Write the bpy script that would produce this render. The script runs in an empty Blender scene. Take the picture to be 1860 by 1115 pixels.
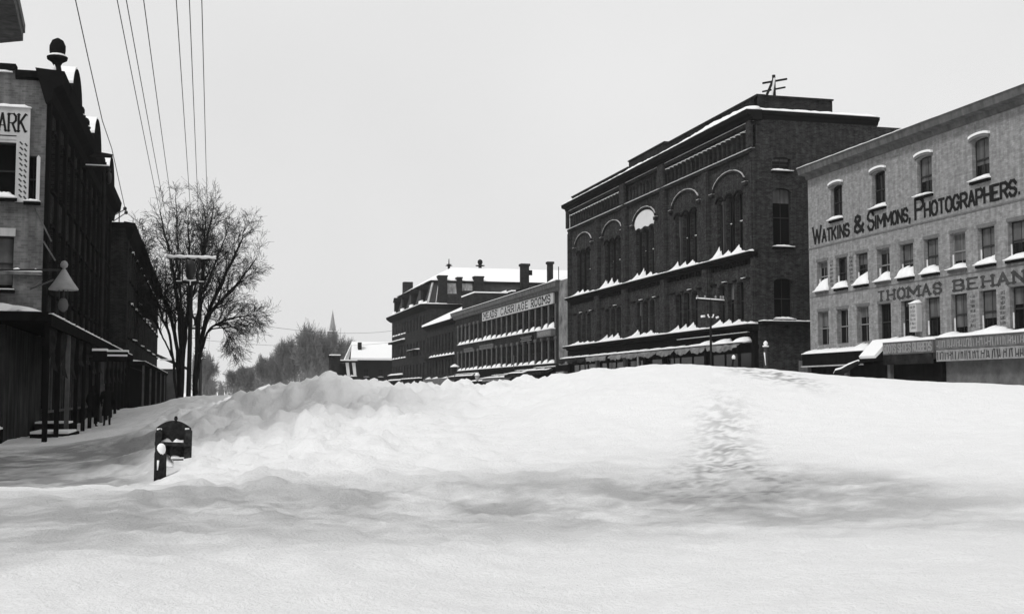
import bpy, math, random
import numpy as np
from mathutils import Vector, Matrix
R = math.radians
random.seed(7)
sc = bpy.context.scene
col = sc.collection

# ------------------------------------------------------------------ camera
CZ = 1.5
FPX = 2200.0
TH = math.atan(154.5 / FPX)
PSI = math.atan(560 * math.cos(TH) / FPX)
cam_d = bpy.data.cameras.new('camera')
cam = bpy.data.objects.new('camera', cam_d)
col.objects.link(cam)
cam.location = (0, 0, CZ)
cam.rotation_euler = (R(90) + TH, 0, -PSI)
cam_d.sensor_width = 36.0
cam_d.lens = FPX / 1860 * 36.0
cam_d.clip_start = 0.1
cam_d.clip_end = 3000
sc.camera = cam
sc.render.resolution_x = 1024
sc.render.resolution_y = 613

# ------------------------------------------------------------------ sky, sun, exposure
SUN_DIR = Vector((0.80, 0.42, -0.98)).normalized()      # the way the light travels
elev = math.asin(-SUN_DIR.z)
azim = math.atan2(-SUN_DIR.x, -SUN_DIR.y)
w = bpy.data.worlds.new("World")
sc.world = w
w.use_nodes = True
nt = w.node_tree
nt.nodes.clear()
wo = nt.nodes.new('ShaderNodeOutputWorld')
bg = nt.nodes.new('ShaderNodeBackground')
sky = nt.nodes.new('ShaderNodeTexSky')
sky.sky_type = 'NISHITA'
sky.sun_disc = False
sky.sun_elevation = elev
sky.sun_rotation = azim
bw = nt.nodes.new('ShaderNodeRGBToBW')
nt.links.new(sky.outputs[0], bw.inputs[0])
tc = nt.nodes.new('ShaderNodeTexCoord')
nz = nt.nodes.new('ShaderNodeTexNoise')
nz.inputs['Scale'].default_value = 2.2
nz.inputs['Detail'].default_value = 4
nt.links.new(tc.outputs['Generated'], nz.inputs['Vector'])
cr = nt.nodes.new('ShaderNodeMapRange')                 # an even grey-white overcast
cr.inputs['From Min'].default_value = 0.3
cr.inputs['From Max'].default_value = 0.7
cr.inputs['To Min'].default_value = 8.0
cr.inputs['To Max'].default_value = 8.9
nt.links.new(nz.outputs['Fac'], cr.inputs['Value'])
mx = nt.nodes.new('ShaderNodeMix')
mx.data_type = 'FLOAT'
mx.inputs[0].default_value = 0.93
nt.links.new(bw.outputs[0], mx.inputs[2])
nt.links.new(cr.outputs[0], mx.inputs[3])
nt.links.new(mx.outputs[0], bg.inputs[0])
bg.inputs[1].default_value = 0.1
nt.links.new(bg.outputs[0], wo.inputs[0])

sun_d = bpy.data.lights.new('sun', 'SUN')
sun_d.energy = 1.8
sun_d.angle = R(10)
sun = bpy.data.objects.new('sun', sun_d)
col.objects.link(sun)
sun.rotation_euler = SUN_DIR.to_track_quat('-Z', 'Y').to_euler()

sc.view_settings.view_transform = 'Standard'
sc.view_settings.look = 'None'
sc.view_settings.exposure = 0.0
sc.view_settings.gamma = 1.0
sc.view_settings.use_curve_mapping = False

# ------------------------------------------------------------------ helpers
def ray(px, py):
    xc = (px - 930) / FPX
    yc = -(py - 557.5) / FPX
    fw = math.cos(TH) - yc * math.sin(TH)
    up = math.sin(TH) + yc * math.cos(TH)
    return (fw * math.sin(PSI) + xc * math.cos(PSI), fw * math.cos(PSI) - xc * math.sin(PSI), up)

def at_dist(px, py, D):
    x, y, z = ray(px, py)
    t = D / math.hypot(x, y)
    return Vector((x * t, y * t, CZ + z * t))

def at_z(px, py, Z):
    x, y, z = ray(px, py)
    t = (Z - CZ) / z
    return Vector((x * t, y * t, Z))

MATS = {}
def mat(name, val, rough=0.85, var=0.0, scale=1.5, brick=None, bump=0.0, bscale=60, spec=0.0, streak=0.0, metallic=0, bc=.42):
    """neutral grey procedural material: base value, blotchy variation, optional brick courses, vertical streaks"""
    if name in MATS:
        return MATS[name]
    m = bpy.data.materials.new(name)
    m.use_nodes = True
    n = m.node_tree
    p = n.nodes['Principled BSDF']
    p.inputs['Roughness'].default_value = rough
    p.inputs['Specular IOR Level'].default_value = spec
    p.inputs['Metallic'].default_value = metallic
    L = n.links.new
    geo = n.nodes.new('ShaderNodeNewGeometry')
    def math_(op, a, b=None):
        q = n.nodes.new('ShaderNodeMath'); q.operation = op
        for i, s in enumerate((a, b)):
            if s is None: continue
            if isinstance(s, (int, float)): q.inputs[i].default_value = s
            else: L(s, q.inputs[i])
        return q.outputs[0]
    value = val
    if var:
        t = n.nodes.new('ShaderNodeTexNoise')
        t.inputs['Scale'].default_value = scale
        t.inputs['Detail'].default_value = 8
        t.inputs['Roughness'].default_value = 0.65
        L(geo.outputs['Position'], t.inputs['Vector'])
        f = math_('MULTIPLY', math_('SUBTRACT', t.outputs['Fac'], 0.5), var * 3.2)
        value = math_('MULTIPLY', math_('ADD', f, 1.0), val)
    if streak:
        mp = n.nodes.new('ShaderNodeMapping'); mp.inputs['Scale'].default_value = (3.0, 3.0, 0.25)
        L(geo.outputs['Position'], mp.inputs[0])
        t = n.nodes.new('ShaderNodeTexNoise'); t.inputs['Scale'].default_value = 1.3; t.inputs['Detail'].default_value = 6
        L(mp.outputs[0], t.inputs['Vector'])
        value = math_('MULTIPLY', value, math_('ADD', math_('MULTIPLY', math_('SUBTRACT', t.outputs['Fac'], 0.5), streak * 3), 1.0))
    if brick:
        sep = n.nodes.new('ShaderNodeSeparateXYZ'); L(geo.outputs['Position'], sep.inputs[0])
        cmb = n.nodes.new('ShaderNodeCombineXYZ')
        L(math_('ADD', sep.outputs[0], sep.outputs[1]), cmb.inputs[0]); L(sep.outputs[2], cmb.inputs[1])
        b = n.nodes.new('ShaderNodeTexBrick')
        b.inputs['Scale'].default_value = 1.0
        b.inputs['Brick Width'].default_value = 0.24
        b.inputs['Row Height'].default_value = 0.085
        b.inputs['Mortar Size'].default_value = 0.009
        b.inputs['Color1'].default_value = (1 - bc, 1 - bc, 1 - bc, 1)
        b.inputs['Color2'].default_value = (1 + bc, 1 + bc, 1 + bc, 1)
        b.inputs['Mortar'].default_value = (brick, brick, brick, 1)
        L(cmb.outputs[0], b.inputs['Vector'])
        bb = n.nodes.new('ShaderNodeRGBToBW'); L(b.outputs['Color'], bb.inputs[0])
        value = math_('MULTIPLY', value, bb.outputs[0])
        bp = n.nodes.new('ShaderNodeBump'); bp.inputs['Strength'].default_value = 0.4; bp.inputs['Distance'].default_value = 0.01
        L(math_('SUBTRACT', 1.0, b.outputs['Fac']), bp.inputs['Height']); L(bp.outputs[0], p.inputs['Normal'])
    elif bump:
        t = n.nodes.new('ShaderNodeTexNoise'); t.inputs['Scale'].default_value = bscale; t.inputs['Detail'].default_value = 6
        t.inputs['Roughness'].default_value = 0.7
        L(geo.outputs['Position'], t.inputs['Vector'])
        bp = n.nodes.new('ShaderNodeBump'); bp.inputs['Strength'].default_value = 0.8; bp.inputs['Distance'].default_value = bump
        L(t.outputs['Fac'], bp.inputs['Height']); L(bp.outputs[0], p.inputs['Normal'])
    if isinstance(value, (int, float)):
        p.inputs['Base Color'].default_value = (value, value, value, 1)
    else:
        cl = n.nodes.new('ShaderNodeClamp'); L(value, cl.inputs[0]); cl.inputs[2].default_value = 0.95; cl.inputs[1].default_value = 0.004
        L(cl.outputs[0], p.inputs['Base Color'])
    MATS[name] = m
    return m

SNOW = mat('snow', 0.84, 0.9, var=0.02, scale=3, bump=0.02, bscale=9)
BRICK = mat('dark_brick', 0.030, 0.9, var=0.7, scale=3.2, brick=1.6, streak=0.4)
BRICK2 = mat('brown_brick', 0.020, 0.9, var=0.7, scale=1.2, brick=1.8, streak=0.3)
PAINT = mat('painted_brick', 0.235, 0.85, var=0.42, scale=4, brick=0.9, streak=0.3, bc=.16)
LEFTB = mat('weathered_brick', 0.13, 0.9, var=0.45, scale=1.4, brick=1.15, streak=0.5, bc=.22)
TRIM = mat('dark_trim', 0.011, 0.7, var=0.3)
TRIM2 = mat('grey_trim', 0.10, 0.8, var=0.5, scale=2, streak=0.4)
LINTEL = mat('painted_lintel', 0.14, 0.85, var=0.3, scale=3)
STONE = mat('rough_stone', 0.17, 0.95, var=1.0, scale=.9, bump=0.08, bscale=2.5)
GLASS = mat('window_glass', 0.006, 0.12, spec=0.16)
CURT = mat('window_blind', 0.10, 0.8, var=0.3, scale=2, streak=0.6)
SASH = mat('sash_paint', 0.035, 0.7)
SASHL = mat('pale_sash_paint', 0.2, 0.7)
BOARD = mat('pale_sign_board', 0.42, 0.8, var=0.2, scale=1.5, streak=0.3)
BOARDD = mat('grey_sign_board', 0.12, 0.8, var=0.5, scale=2)
WHITEW = mat('white_painted_wood', 0.62, 0.7, var=0.08)
INK = mat('sign_lettering', 0.018, 0.8)
INKF = mat('faded_lettering', 0.055, 0.9, var=0.8, scale=5)
INKP = mat('pale_lettering', 0.24, 0.9, var=0.3, scale=5)
IRON = mat('iron', 0.012, 0.5, spec=0.3)
WOODD = mat('dark_timber', 0.009, 0.8, var=0.4, scale=3, streak=0.5)
CANVAS = mat('frozen_canvas', 0.16, 0.9, var=0.8, scale=2.2, bump=0.05, bscale=4)
CANVASD = mat('dark_canvas', 0.02, 0.9, var=0.9, scale=2.2, bump=0.05, bscale=4)
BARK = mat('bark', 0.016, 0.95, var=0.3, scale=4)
BARKF = mat('hazed_bark', 0.18, 0.95, var=0.3, scale=2)  # paler than the near bark: distance haze is put into the colour
CLOTH = mat('dark_wool', 0.010, 0.95)
SKIN = mat('skin', 0.2, 0.7)
SLATE = mat('slate', 0.05, 0.8, var=0.5, scale=1.2)
PALEW = mat('pale_wall_paint', 0.42, 0.85, var=0.4, scale=0.8, streak=0.8)
HOUSEW = mat('dark_clapboard', 0.015, 0.9, var=0.4, scale=0.5)
POLEW = mat('pole_timber', 0.02, 0.9, var=0.4, scale=3)
CERAM = mat('insulator', 0.25, 0.3)
LAMPW = mat('lamp_enamel', 0.30, 0.55, var=0.25, scale=4)
LAMPG = mat('lamp_glass', 0.3, 0.2, spec=0.5)

class MB:
    def __init__(s):
        s.v = []; s.f = []
    def add(s, vs, fs):
        o = len(s.v); s.v.extend([tuple(p) for p in vs]); s.f.extend([tuple(i + o for i in f) for f in fs])
    def hexa(s, p):      # 8 points: bottom 4, top 4
        s.add(p, [(0, 3, 2, 1), (4, 5, 6, 7), (0, 1, 5, 4), (1, 2, 6, 5), (2, 3, 7, 6), (3, 0, 4, 7)])
    def box(s, a, b):
        x0, x1 = sorted((a[0], b[0])); y0, y1 = sorted((a[1], b[1])); z0, z1 = sorted((a[2], b[2]))
        s.hexa([(x0, y0, z0), (x1, y0, z0), (x1, y1, z0), (x0, y1, z0), (x0, y0, z1), (x1, y0, z1), (x1, y1, z1), (x0, y1, z1)])
    def tube(s, pts, rads, n=6, caps=True):
        pts = [Vector(p) for p in pts]
        if isinstance(rads, (int, float)): rads = [rads] * len(pts)
        o = len(s.v); up = Vector((0.13, 0.21, 1)).normalized()
        for i, p in enumerate(pts):
            d = (pts[min(i + 1, len(pts) - 1)] - pts[max(i - 1, 0)])
            d = d.normalized() if d.length > 1e-9 else Vector((0, 0, 1))
            u = d.cross(up)
            if u.length < 0.15: u = d.cross(Vector((1, 0.2, 0)))
            u.normalize(); vv = d.cross(u)
            for k in range(n):
                a = 2 * math.pi * k / n
                q = p + (u * math.cos(a) + vv * math.sin(a)) * rads[i]
                s.v.append((q.x, q.y, q.z))
        for i in range(len(pts) - 1):
            for k in range(n):
                a = o + i * n + k; b = o + i * n + (k + 1) % n
                s.f.append((a, b, b + n, a + n))
        if caps:
            s.f.append(tuple(o + k for k in range(n))[::-1]); e = o + (len(pts) - 1) * n
            s.f.append(tuple(e + k for k in range(n)))
    def lathe(s, c, prof, n=16):
        o = len(s.v)
        for r, z in prof:
            for k in range(n):
                a = 2 * math.pi * k / n
                s.v.append((c[0] + r * math.cos(a), c[1] + r * math.sin(a), c[2] + z))
        for i in range(len(prof) - 1):
            for k in range(n):
                a = o + i * n + k; b = o + i * n + (k + 1) % n
                s.f.append((a, b, b + n, a + n))
        s.f.append(tuple(o + k for k in range(n))[::-1]); e = o + (len(prof) - 1) * n
        s.f.append(tuple(e + k for k in range(n)))
    def build(s, name, m, parent=None, loc=None, smooth=False, weld=False):
        base = Vector(parent_world(parent)) if loc is None else Vector(loc)
        me = bpy.data.meshes.new(name)
        b = np.array(s.v, dtype=float) - np.array(base) if s.v else np.zeros((0, 3))
        me.from_pydata(b.tolist(), [], s.f)
        me.materials.append(m)
        if smooth:
            me.polygons.foreach_set('use_smooth', [True] * len(me.polygons))
        me.update()
        o = bpy.data.objects.new(name, me)
        col.objects.link(o)
        if parent:
            o.parent = parent
            pw = parent_world(parent)
            o.location = base - pw
        else:
            o.location = base
        return o

def parent_world(p):
    v = Vector((0, 0, 0))
    while p:
        v += p.location; p = p.parent
    return v

class Fr:
    """facade frame: u along the wall, v up, w outwards"""
    def __init__(s, o, u, w):
        s.o = Vector(o); s.u = Vector(u); s.w = Vector(w)
    def P(s, u, v, w=0):
        p = s.o + s.u * u + s.w * w
        return (p.x, p.y, p.z + v)
    def box(s, mb, u0, u1, v0, v1, w0, w1):
        mb.box(s.P(u0, v0, w0), s.P(u1, v1, w1))
    def prism(s, mb, prof, u0, u1):   # profile list of (w, v), extruded along u
        n = len(prof)
        vs = [s.P(u0, v, w_) for w_, v in prof] + [s.P(u1, v, w_) for w_, v in prof]
        fs = [(i, (i + 1) % n, (i + 1) % n + n, i + n) for i in range(n)]
        fs += [tuple(range(n))[::-1], tuple(range(n, 2 * n))]
        mb.add(vs, fs)
    def slab(s, mb, outline, w0, w1):   # outline list of (u, v) extruded along w
        n = len(outline)
        vs = [s.P(u, v, w0) for u, v in outline] + [s.P(u, v, w1) for u, v in outline]
        fs = [(i, (i + 1) % n, (i + 1) % n + n, i + n) for i in range(n)]
        fs += [tuple(range(n))[::-1], tuple(range(n, 2 * n))]
        mb.add(vs, fs)
    def snow(s, mb, u0, u1, v, w0, w1, prof, step=0.12, nw=4, lean=1.0, seed=0):
        """irregular ridge of snow lying on a ledge; prof(u) gives its height; it leans on the wall side w0"""
        rnd = random.Random(seed)
        nu = max(3, int(abs(u1 - u0) / step))
        o = len(mb.v); row = nw + 3
        for i in range(nu + 1):
            u = u0 + (u1 - u0) * i / nu
            h = max(0.02, prof(u) * (0.85 + 0.3 * rnd.random()))
            e = min(1.0, 0.35 + 3 * min(i, nu - i) / nu * abs(u1 - u0))
            h *= e
            jw = (w1 - w0) * 0.1 * (rnd.random() - 0.5)
            mb.v.append(s.P(u, v, w0))
            for k in range(nw + 1):
                t = k / nw
                hh = h * ((1 - t) ** lean * 0.75 + 0.25 * math.sqrt(max(0, 1 - t ** 4))) if k < nw else 0.03
                mb.v.append(s.P(u, v + hh, w0 + (w1 - w0) * t + (jw if k == nw else 0)))
            mb.v.append(s.P(u, v, w1 + jw))
        for i in range(nu):
            for k in range(row):
                a = o + i * row + k; b = o + i * row + (k + 1) % row
                mb.f.append((a, b, b + row, a + row))
        mb.f.append(tuple(o + k for k in range(row))[::-1])
        mb.f.append(tuple(o + nu * row + k for k in range(row)))
    def wall(s, mb, u0, u1, v0, v1, holes, depth=0.28):
        us = sorted({u0, u1, *[h[0] for h in holes], *[h[1] for h in holes]})
        vs_ = sorted({v0, v1, *[h[2] for h in holes], *[h[3] for h in holes]})
        us = [u for u in us if u0 - 1e-6 <= u <= u1 + 1e-6]; vs_ = [v for v in vs_ if v0 - 1e-6 <= v <= v1 + 1e-6]
        for i in range(len(us) - 1):
            for j in range(len(vs_) - 1):
                cu = (us[i] + us[i + 1]) / 2; cv = (vs_[j] + vs_[j + 1]) / 2
                if any(h[0] < cu < h[1] and h[2] < cv < h[3] for h in holes): continue
                mb.add([s.P(us[i], vs_[j]), s.P(us[i + 1], vs_[j]), s.P(us[i + 1], vs_[j + 1]), s.P(us[i], vs_[j + 1])], [(0, 1, 2, 3)])
        for h in holes:
            a, b, c, d = h[:4]
            q = [(a, c), (b, c), (b, d), (a, d)]
            for k in range(4):
                (ua, va), (ub, vb) = q[k], q[(k + 1) % 4]
                mb.add([s.P(ua, va, 0), s.P(ub, vb, 0), s.P(ub, vb, -depth), s.P(ua, va, -depth)], [(0, 1, 2, 3)])

def tag(o, label=None, cat=None, group=None, kind=None):
    if label: o['label'] = label
    if cat: o['category'] = cat
    if group: o['group'] = group
    if kind: o['kind'] = kind
    return o

def thing(name, label, cat, loc, group=None):
    o = bpy.data.objects.new(name, None)
    o.empty_display_size = 0.5
    col.objects.link(o); o.location = loc
    return tag(o, label, cat, group)

CACHE = {}
def cached(key, F, u, v, parent, name, m, fn, smooth=False):
    """a part whose mesh is shared between equal pieces; fn(mb, frame) draws it at u = v = 0"""
    k = (key, tuple(F.u), tuple(F.w), m.name)
    pos = Vector(F.P(u, v, 0))
    if k not in CACHE:
        F0 = Fr((0, 0, 0), F.u, F.w)
        mb = MB(); fn(mb, F0)
        o = mb.build(name, m, None, loc=(0, 0, 0), smooth=smooth)
        CACHE[k] = o.data
    else:
        o = bpy.data.objects.new(name, CACHE[k]); col.objects.link(o)
    o.parent = parent
    o.location = pos - parent_world(parent)
    return o

def arch_pts(hw, rise, n=10):
    return [(hw * math.cos(math.pi * k / n), rise * math.sin(math.pi * k / n)) for k in range(n + 1)]

def window(F, root, u, v0, v1, wd, kind='plain', sill=True, snow=None, base=.45, hood=None, blind=0.0, arch=0.0, sash=None, seed=0, wallmat=None, depth=0.25, jamb=False):
    """a window centred on u from v0 to v1: pane, sash, sill, snow, hood; the part is the pane mesh"""
    h = v1 - v0; hw = wd / 2
    sash = sash or SASH
    key = (round(h, 2), round(wd, 2))
    def pane(mb, G):
        G.box(mb, -hw - 0.02, hw + 0.02, -0.02, h + 0.02, -depth - 0.06, -depth)
    o = cached(('pane', depth) + key, F, u, v0, root, 'window', GLASS, pane)
    def fsash(mb, G):
        t = 0.055; a = -depth + 0.003; b = -depth + 0.05
        G.box(mb, -hw + .002, -hw + t, .002, h - .002, a, b); G.box(mb, hw - t, hw - .002, .002, h - .002, a, b)
        G.box(mb, -hw + t, hw - t, .002, t, a, b); G.box(mb, -hw + t, hw - t, h - t, h - .002, a, b)
        G.box(mb, -hw + t, hw - t, h * .5 - .03, h * .5 + .03, a, b + .02)
        for k in ((-1, 1) if kind == 'multi' else (0,)):
            uu = hw * 0.33 * k
            G.box(mb, uu - .012, uu + .012, t, h * .5 - .03, a, b - .015); G.box(mb, uu - .012, uu + .012, h * .5 + .03, h - t, a, b - .015)
    cached(('sash', kind, depth) + key, F, u, v0, o, 'sash', sash, fsash)
    if blind:
        def fb(mb, G):
            G.box(mb, -hw + .06, hw - .06, h * (1 - blind), h - .06, -depth + 0.001, -depth + 0.02)
        cached(('blind', blind, depth) + key, F, u, v0, o, 'blind', CURT, fb)
    if arch:
        def fa(mb, G):   # fills the corners above the arched head, 4 mm proud of the wall
            pts = arch_pts(hw, arch, 10)
            top = h + .01
            for i in range(10):
                (a, b), (c, d) = pts[i], pts[i + 1]
                q = [(a, h - arch + b), (a, top), (c, top), (c, h - arch + d)]
                G.slab(mb, q, -depth + .06, 0.004)
        cached(('arch', arch, depth) + key, F, u, v0, o, 'arch_head', wallmat, fa)
    if sill:
        cached(('sill',) + key, F, u, v0, o, 'sill', TRIM2 if sash is SASHL else TRIM, lambda mb, G: G.box(mb, -hw - .08, hw + .08, -.12, -.003, -.2, .12))
    if snow:
        amp = snow * (.72 + .5 * random.Random(seed * 13 % 11).random())
        def fs(mb, G):
            rnd = random.Random(seed % 11); c = (rnd.random() - .5) * .6 * wd; sk = rnd.random() * .7 + .5
            G.snow(mb, -hw - .08, hw + .08, 0.0, -depth + .03, .26, lambda x: amp * (base + (1 - base) * max(0, 1 - abs((x - c) / (hw * sk + .15)) ** 2)), step=.07, lean=.4, seed=seed)
        cached(('sn', amp, base, seed % 11) + key, F, u, v0, o, 'sill_snow', SNOW, fs, smooth=True)
    if jamb:
        def fj(mb, G):
            rnd = random.Random(seed)
            nn = 9
            vs = []
            for i in range(nn + 1):
                z = h * .36 * i / nn + .12; wdt = .01 + .03 * rnd.random() * (1 - i / nn)
                vs += [G.P(hw - .003, z, -depth + .05), G.P(hw - .003 - wdt, z, -depth + .06), G.P(hw - .003, z, -depth + .13)]
            fs_ = []
            for i in range(nn):
                for k in range(3):
                    a = 3 * i + k; b = 3 * i + (k + 1) % 3
                    fs_.append((a, b, b + 3, a + 3))
            fs_ += [(2, 1, 0), (3 * nn, 3 * nn + 1, 3 * nn + 2)]
            mb.add(vs, fs_)
        cached(('jamb', seed % 4, depth) + key, F, u, v0, o, 'jamb_snow', SNOW, fj)
    if hood == 'flat':
        cached(('lin',) + key, F, u, v1, o, 'lintel', LINTEL, lambda mb, G: G.box(mb, -hw - .1, hw + .06, .003, .15, -.1, .012))
    if hood in ('arch', 'darkarch'):
        r = max(arch, .15)
        def fh(mb, G, z0=0.0, th=.13, w1=.1):
            pts = [(-hw - .1 + (2 * hw + .2) * k / 8) for k in range(9)]
            f = lambda x: r * math.sqrt(max(0, 1 - (x / (hw + .16)) ** 2))
            for i in range(8):
                a, b = pts[i], pts[i + 1]
                G.slab(mb, [(a, z0 - r + f(a) + .01), (b, z0 - r + f(b) + .01), (b, z0 - r + f(b) + th), (a, z0 - r + f(a) + th)], -.02, w1)
        cached(('hood', r) + key, F, u, v1, o, 'hood', LINTEL if hood == 'arch' else TRIM, fh)
        if hood == 'arch' or seed % 2:
            t = .11 if hood == 'arch' else .05
            cached(('hoods', r, t) + key, F, u, v1, o, 'hood_snow', SNOW, lambda mb, G: fh(mb, G, .13, t, .12), smooth=False)
    return o

# ------------------------------------------------------------------ lettering made of slab strokes
O8 = [(.3, 0), (.7, 0), (1, .25), (1, .75), (.7, 1), (.3, 1), (0, .75), (0, .25), (.3, 0)]
GL = {
 'A': [[(0, 0), (.5, 1), (1, 0)], [(.2, .33), (.8, .33)]],
 'B': [[(0, 0), (0, 1), (.7, 1), (.95, .85), (.95, .65), (.7, .52), (0, .52)], [(.7, .52), (1, .38), (1, .15), (.75, 0), (0, 0)]],
 'C': [[(1, .75), (.7, 1), (.3, 1), (0, .75), (0, .25), (.3, 0), (.7, 0), (1, .25)]],
 'D': [[(0, 0), (0, 1), (.65, 1), (1, .72), (1, .28), (.65, 0), (0, 0)]],
 'E': [[(1, 1), (0, 1), (0, 0), (1, 0)], [(0, .5), (.75, .5)]],
 'F': [[(1, 1), (0, 1), (0, 0)], [(0, .5), (.75, .5)]],
 'G': [[(1, .75), (.7, 1), (.3, 1), (0, .75), (0, .25), (.3, 0), (.7, 0), (1, .25), (1, .45), (.6, .45)]],
 'H': [[(0, 0), (0, 1)], [(1, 0), (1, 1)], [(0, .5), (1, .5)]],
 'I': [[(.5, 0), (.5, 1)]],
 'K': [[(0, 0), (0, 1)], [(1, 1), (0, .4)], [(.3, .58), (1, 0)]],
 'L': [[(0, 1), (0, 0), (1, 0)]],
 'M': [[(0, 0), (0, 1), (.5, .35), (1, 1), (1, 0)]],
 'N': [[(0, 0), (0, 1), (1, 0), (1, 1)]],
 'O': [O8],
 'P': [[(0, 0), (0, 1), (.7, 1), (1, .85), (1, .6), (.7, .45), (0, .45)]],
 'R': [[(0, 0), (0, 1), (.7, 1), (1, .85), (1, .62), (.7, .48), (0, .48)], [(.5, .48), (1, 0)]],
 'S': [[(1, .78), (.72, 1), (.28, 1), (0, .8), (0, .65), (.25, .53), (.75, .47), (1, .35), (1, .2), (.72, 0), (.28, 0), (0, .22)]],
 'T': [[(0, 1), (1, 1)], [(.5, 0), (.5, 1)]],
 'U': [[(0, 1), (0, .25), (.3, 0), (.7, 0), (1, .25), (1, 1)]],
 'W': [[(0, 1), (.27, 0), (.5, .8), (.73, 0), (1, 1)]],
 '&': [[(1, 0), (.15, .75), (.2, .92), (.4, 1), (.65, .9), (.65, .75), (.1, .35), (.1, .12), (.35, 0), (.65, .08), (1, .45)]],
 "'": [[(.5, 1), (.3, .72)]],
 ',': [[(.5, .12), (.25, -.2)]],
 '.': [[(.3, .06), (.5, .06)]],
}
WID = {'I': .35, "'": .3, ',': .3, '.': .3, 'W': 1.25, 'M': 1.2, '&': 1.1}
SERI = {'A': [(0, 0), (1, 0)], 'H': [(0, 0), (0, 1), (1, 0), (1, 1)], 'K': [(0, 0), (0, 1), (1, 0), (1, 1)], 'M': [(0, 0), (1, 0), (0, 1), (1, 1)], 'N': [(0, 0), (0, 1), (1, 1)],
        'T': [(.5, 0)], 'R': [(0, 0), (1, 0), (0, 1)], 'I': [(.5, 0), (.5, 1)], 'P': [(0, 0)], 'W': [(0, 1), (1, 1)], 'E': [(0, 0), (0, 1)], 'D': [(0, 0), (0, 1)], 'B': [(0, 0), (0, 1)]}

def lettering(mb, F, text, ustart, uend, v, hgt, t=.16, serif=False, cap=None, gap=.28, w=.012, outline=False):
    """text runs from ustart to uend (either direction) with its feet at v; cap = height of the first letters of words"""
    sgn = 1 if uend > ustart else -1
    tot = 0; items = []
    first = True
    for ch in text:
        if ch == ' ': tot += .7; items.append((None, .7, 1)); first = True; continue
        s = (cap / hgt) if (cap and first) else 1
        wd = WID.get(ch, .78) * s
        items.append((ch, wd, s)); tot += wd + gap; first = False
    tot -= gap
    sc_ = abs(uend - ustart) / tot
    x = 0; k = 0
    for ch, wd, s in items:
        if ch is None: x += wd; continue
        hh = hgt * s
        th = t * hgt * (1.15 if s > 1 else 1)
        segs = []
        for pl in GL[ch]:
            for a, b in zip(pl[:-1], pl[1:]):
                segs.append((a, b))
        if serif:
            for (a, b) in SERI.get(ch, []):
                yy = .05 if b < .5 else .95
                segs.append(((a - .22, yy), (a + .22, yy)))
        for (a, b) in segs:
            A = Vector((a[0] * wd * sc_, a[1] * hh)); B = Vector((b[0] * wd * sc_, b[1] * hh))
            d = (B - A); L = d.length
            if L < 1e-6: continue
            d /= L; nrm = Vector((-d.y, d.x))
            tt = th * (0.5 if (serif and abs(d.y) < .15) else 0.78 if abs(d.y) < .5 else 1.0) / 2
            A2 = A - d * tt * .6; B2 = B + d * tt * .6
            q = [A2 - nrm * tt, B2 - nrm * tt, B2 + nrm * tt, A2 + nrm * tt]
            off = w + k * .00013; k += 1
            mb.add([F.P(ustart + sgn * (x * sc_ + p.x), v + p.y, off) for p in q], [(0, 1, 2, 3)])
        x += wd + gap

def illegible(mb, F, u0, u1, v0, v1, seed, w=.012, n=None):
    """worn lettering that can no longer be read: upright dabs of paint"""
    rnd = random.Random(seed)
    x = min(u0, u1); e = max(u0, u1); h = v1 - v0
    while x < e:
        ww = h * (.12 + .1 * rnd.random())
        a = v0 + h * .12 * rnd.random(); b = v1 - h * .15 * rnd.random()
        sk = (rnd.random() - .5) * h * .3
        mb.add([F.P(x, a, w), F.P(x + ww, a, w), F.P(x + ww + sk, b, w), F.P(x + sk, b, w)], [(0, 1, 2, 3)])
        if rnd.random() < .5:
            z = a + (b - a) * rnd.random()
            mb.add([F.P(x, z, w + .001), F.P(x + h * .4, z, w + .001), F.P(x + h * .4, z + h * .14, w + .001), F.P(x, z + h * .14, w + .001)], [(0, 1, 2, 3)])
        x += ww + h * (.16 + .25 * rnd.random())

# ------------------------------------------------------------------ snow ground
def structure(name, mb, m, smooth=False):
    o = mb.build(name, m, None, loc=(0, 0, 0), smooth=smooth); o['kind'] = 'structure'; return o

CP = []
def cpt(px, py, D): p = at_dist(px, py, D); CP.append((p.x, p.y, p.z))
def cpz(px, D, z): p = at_dist(px, 700, D); CP.append((p.x, p.y, z))
for px, c in ((1050, 676), (1200, 661), (1300, 660), (1400, 668), (1600, 685), (1860, 701), (2150, 722)):
    for py, D in ((1115, 7), (1000, 10.5), (930, 14.5), (850, 18.5), (790, 22), (c + 40, 25.5), (c, 29.5)): cpt(px, py, D)
    cpz(px, 33, CZ + (712 - c) / FPX * 29.5 - .35); cpz(px, 41, .9); cpz(px, 50, .6)
for px, c in ((560, 688), (620, 692), (700, 704), (790, 703), (870, 710), (940, 690)):
    for py, D in ((1115, 7), (1000, 10.5), (930, 14.5), (850, 19), (800, 22.5), (750, 27), (c, 33)): cpt(px, py, D)
    cpz(px, 37, CZ + (712 - c) / FPX * 33 - .45); cpz(px, 50, .6); cpz(px, 68, .5)
for px, c, D0 in ((345, 722, 62), (400, 719, 56), (480, 709, 45)):
    for py, D in ((1115, 7), (1000, 10.5), (930, 14), (880, 17), (845, 20.5), (810, 25), (778, 32), (748, 41), (c, D0)): cpt(px, py, D)
    cpz(px, D0 + 12, 1.0)
for px in (0, 100, 200, 270):
    for py, D in ((1115, 7), (1000, 10.5), (930, 14.2), (884, 18)): cpt(px, py, D)
    for D in (20.5, 24, 30): cpz(px, D, -.12)
for px in (0, 100, 180):
    for D in (37, 44, 52, 62): cpz(px, D, .02)
cpz(240, 48, .1); cpz(240, 58, .35); cpz(250, 70, .6); cpz(300, 60, 1.1); cpz(300, 72, 1.2)
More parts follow.
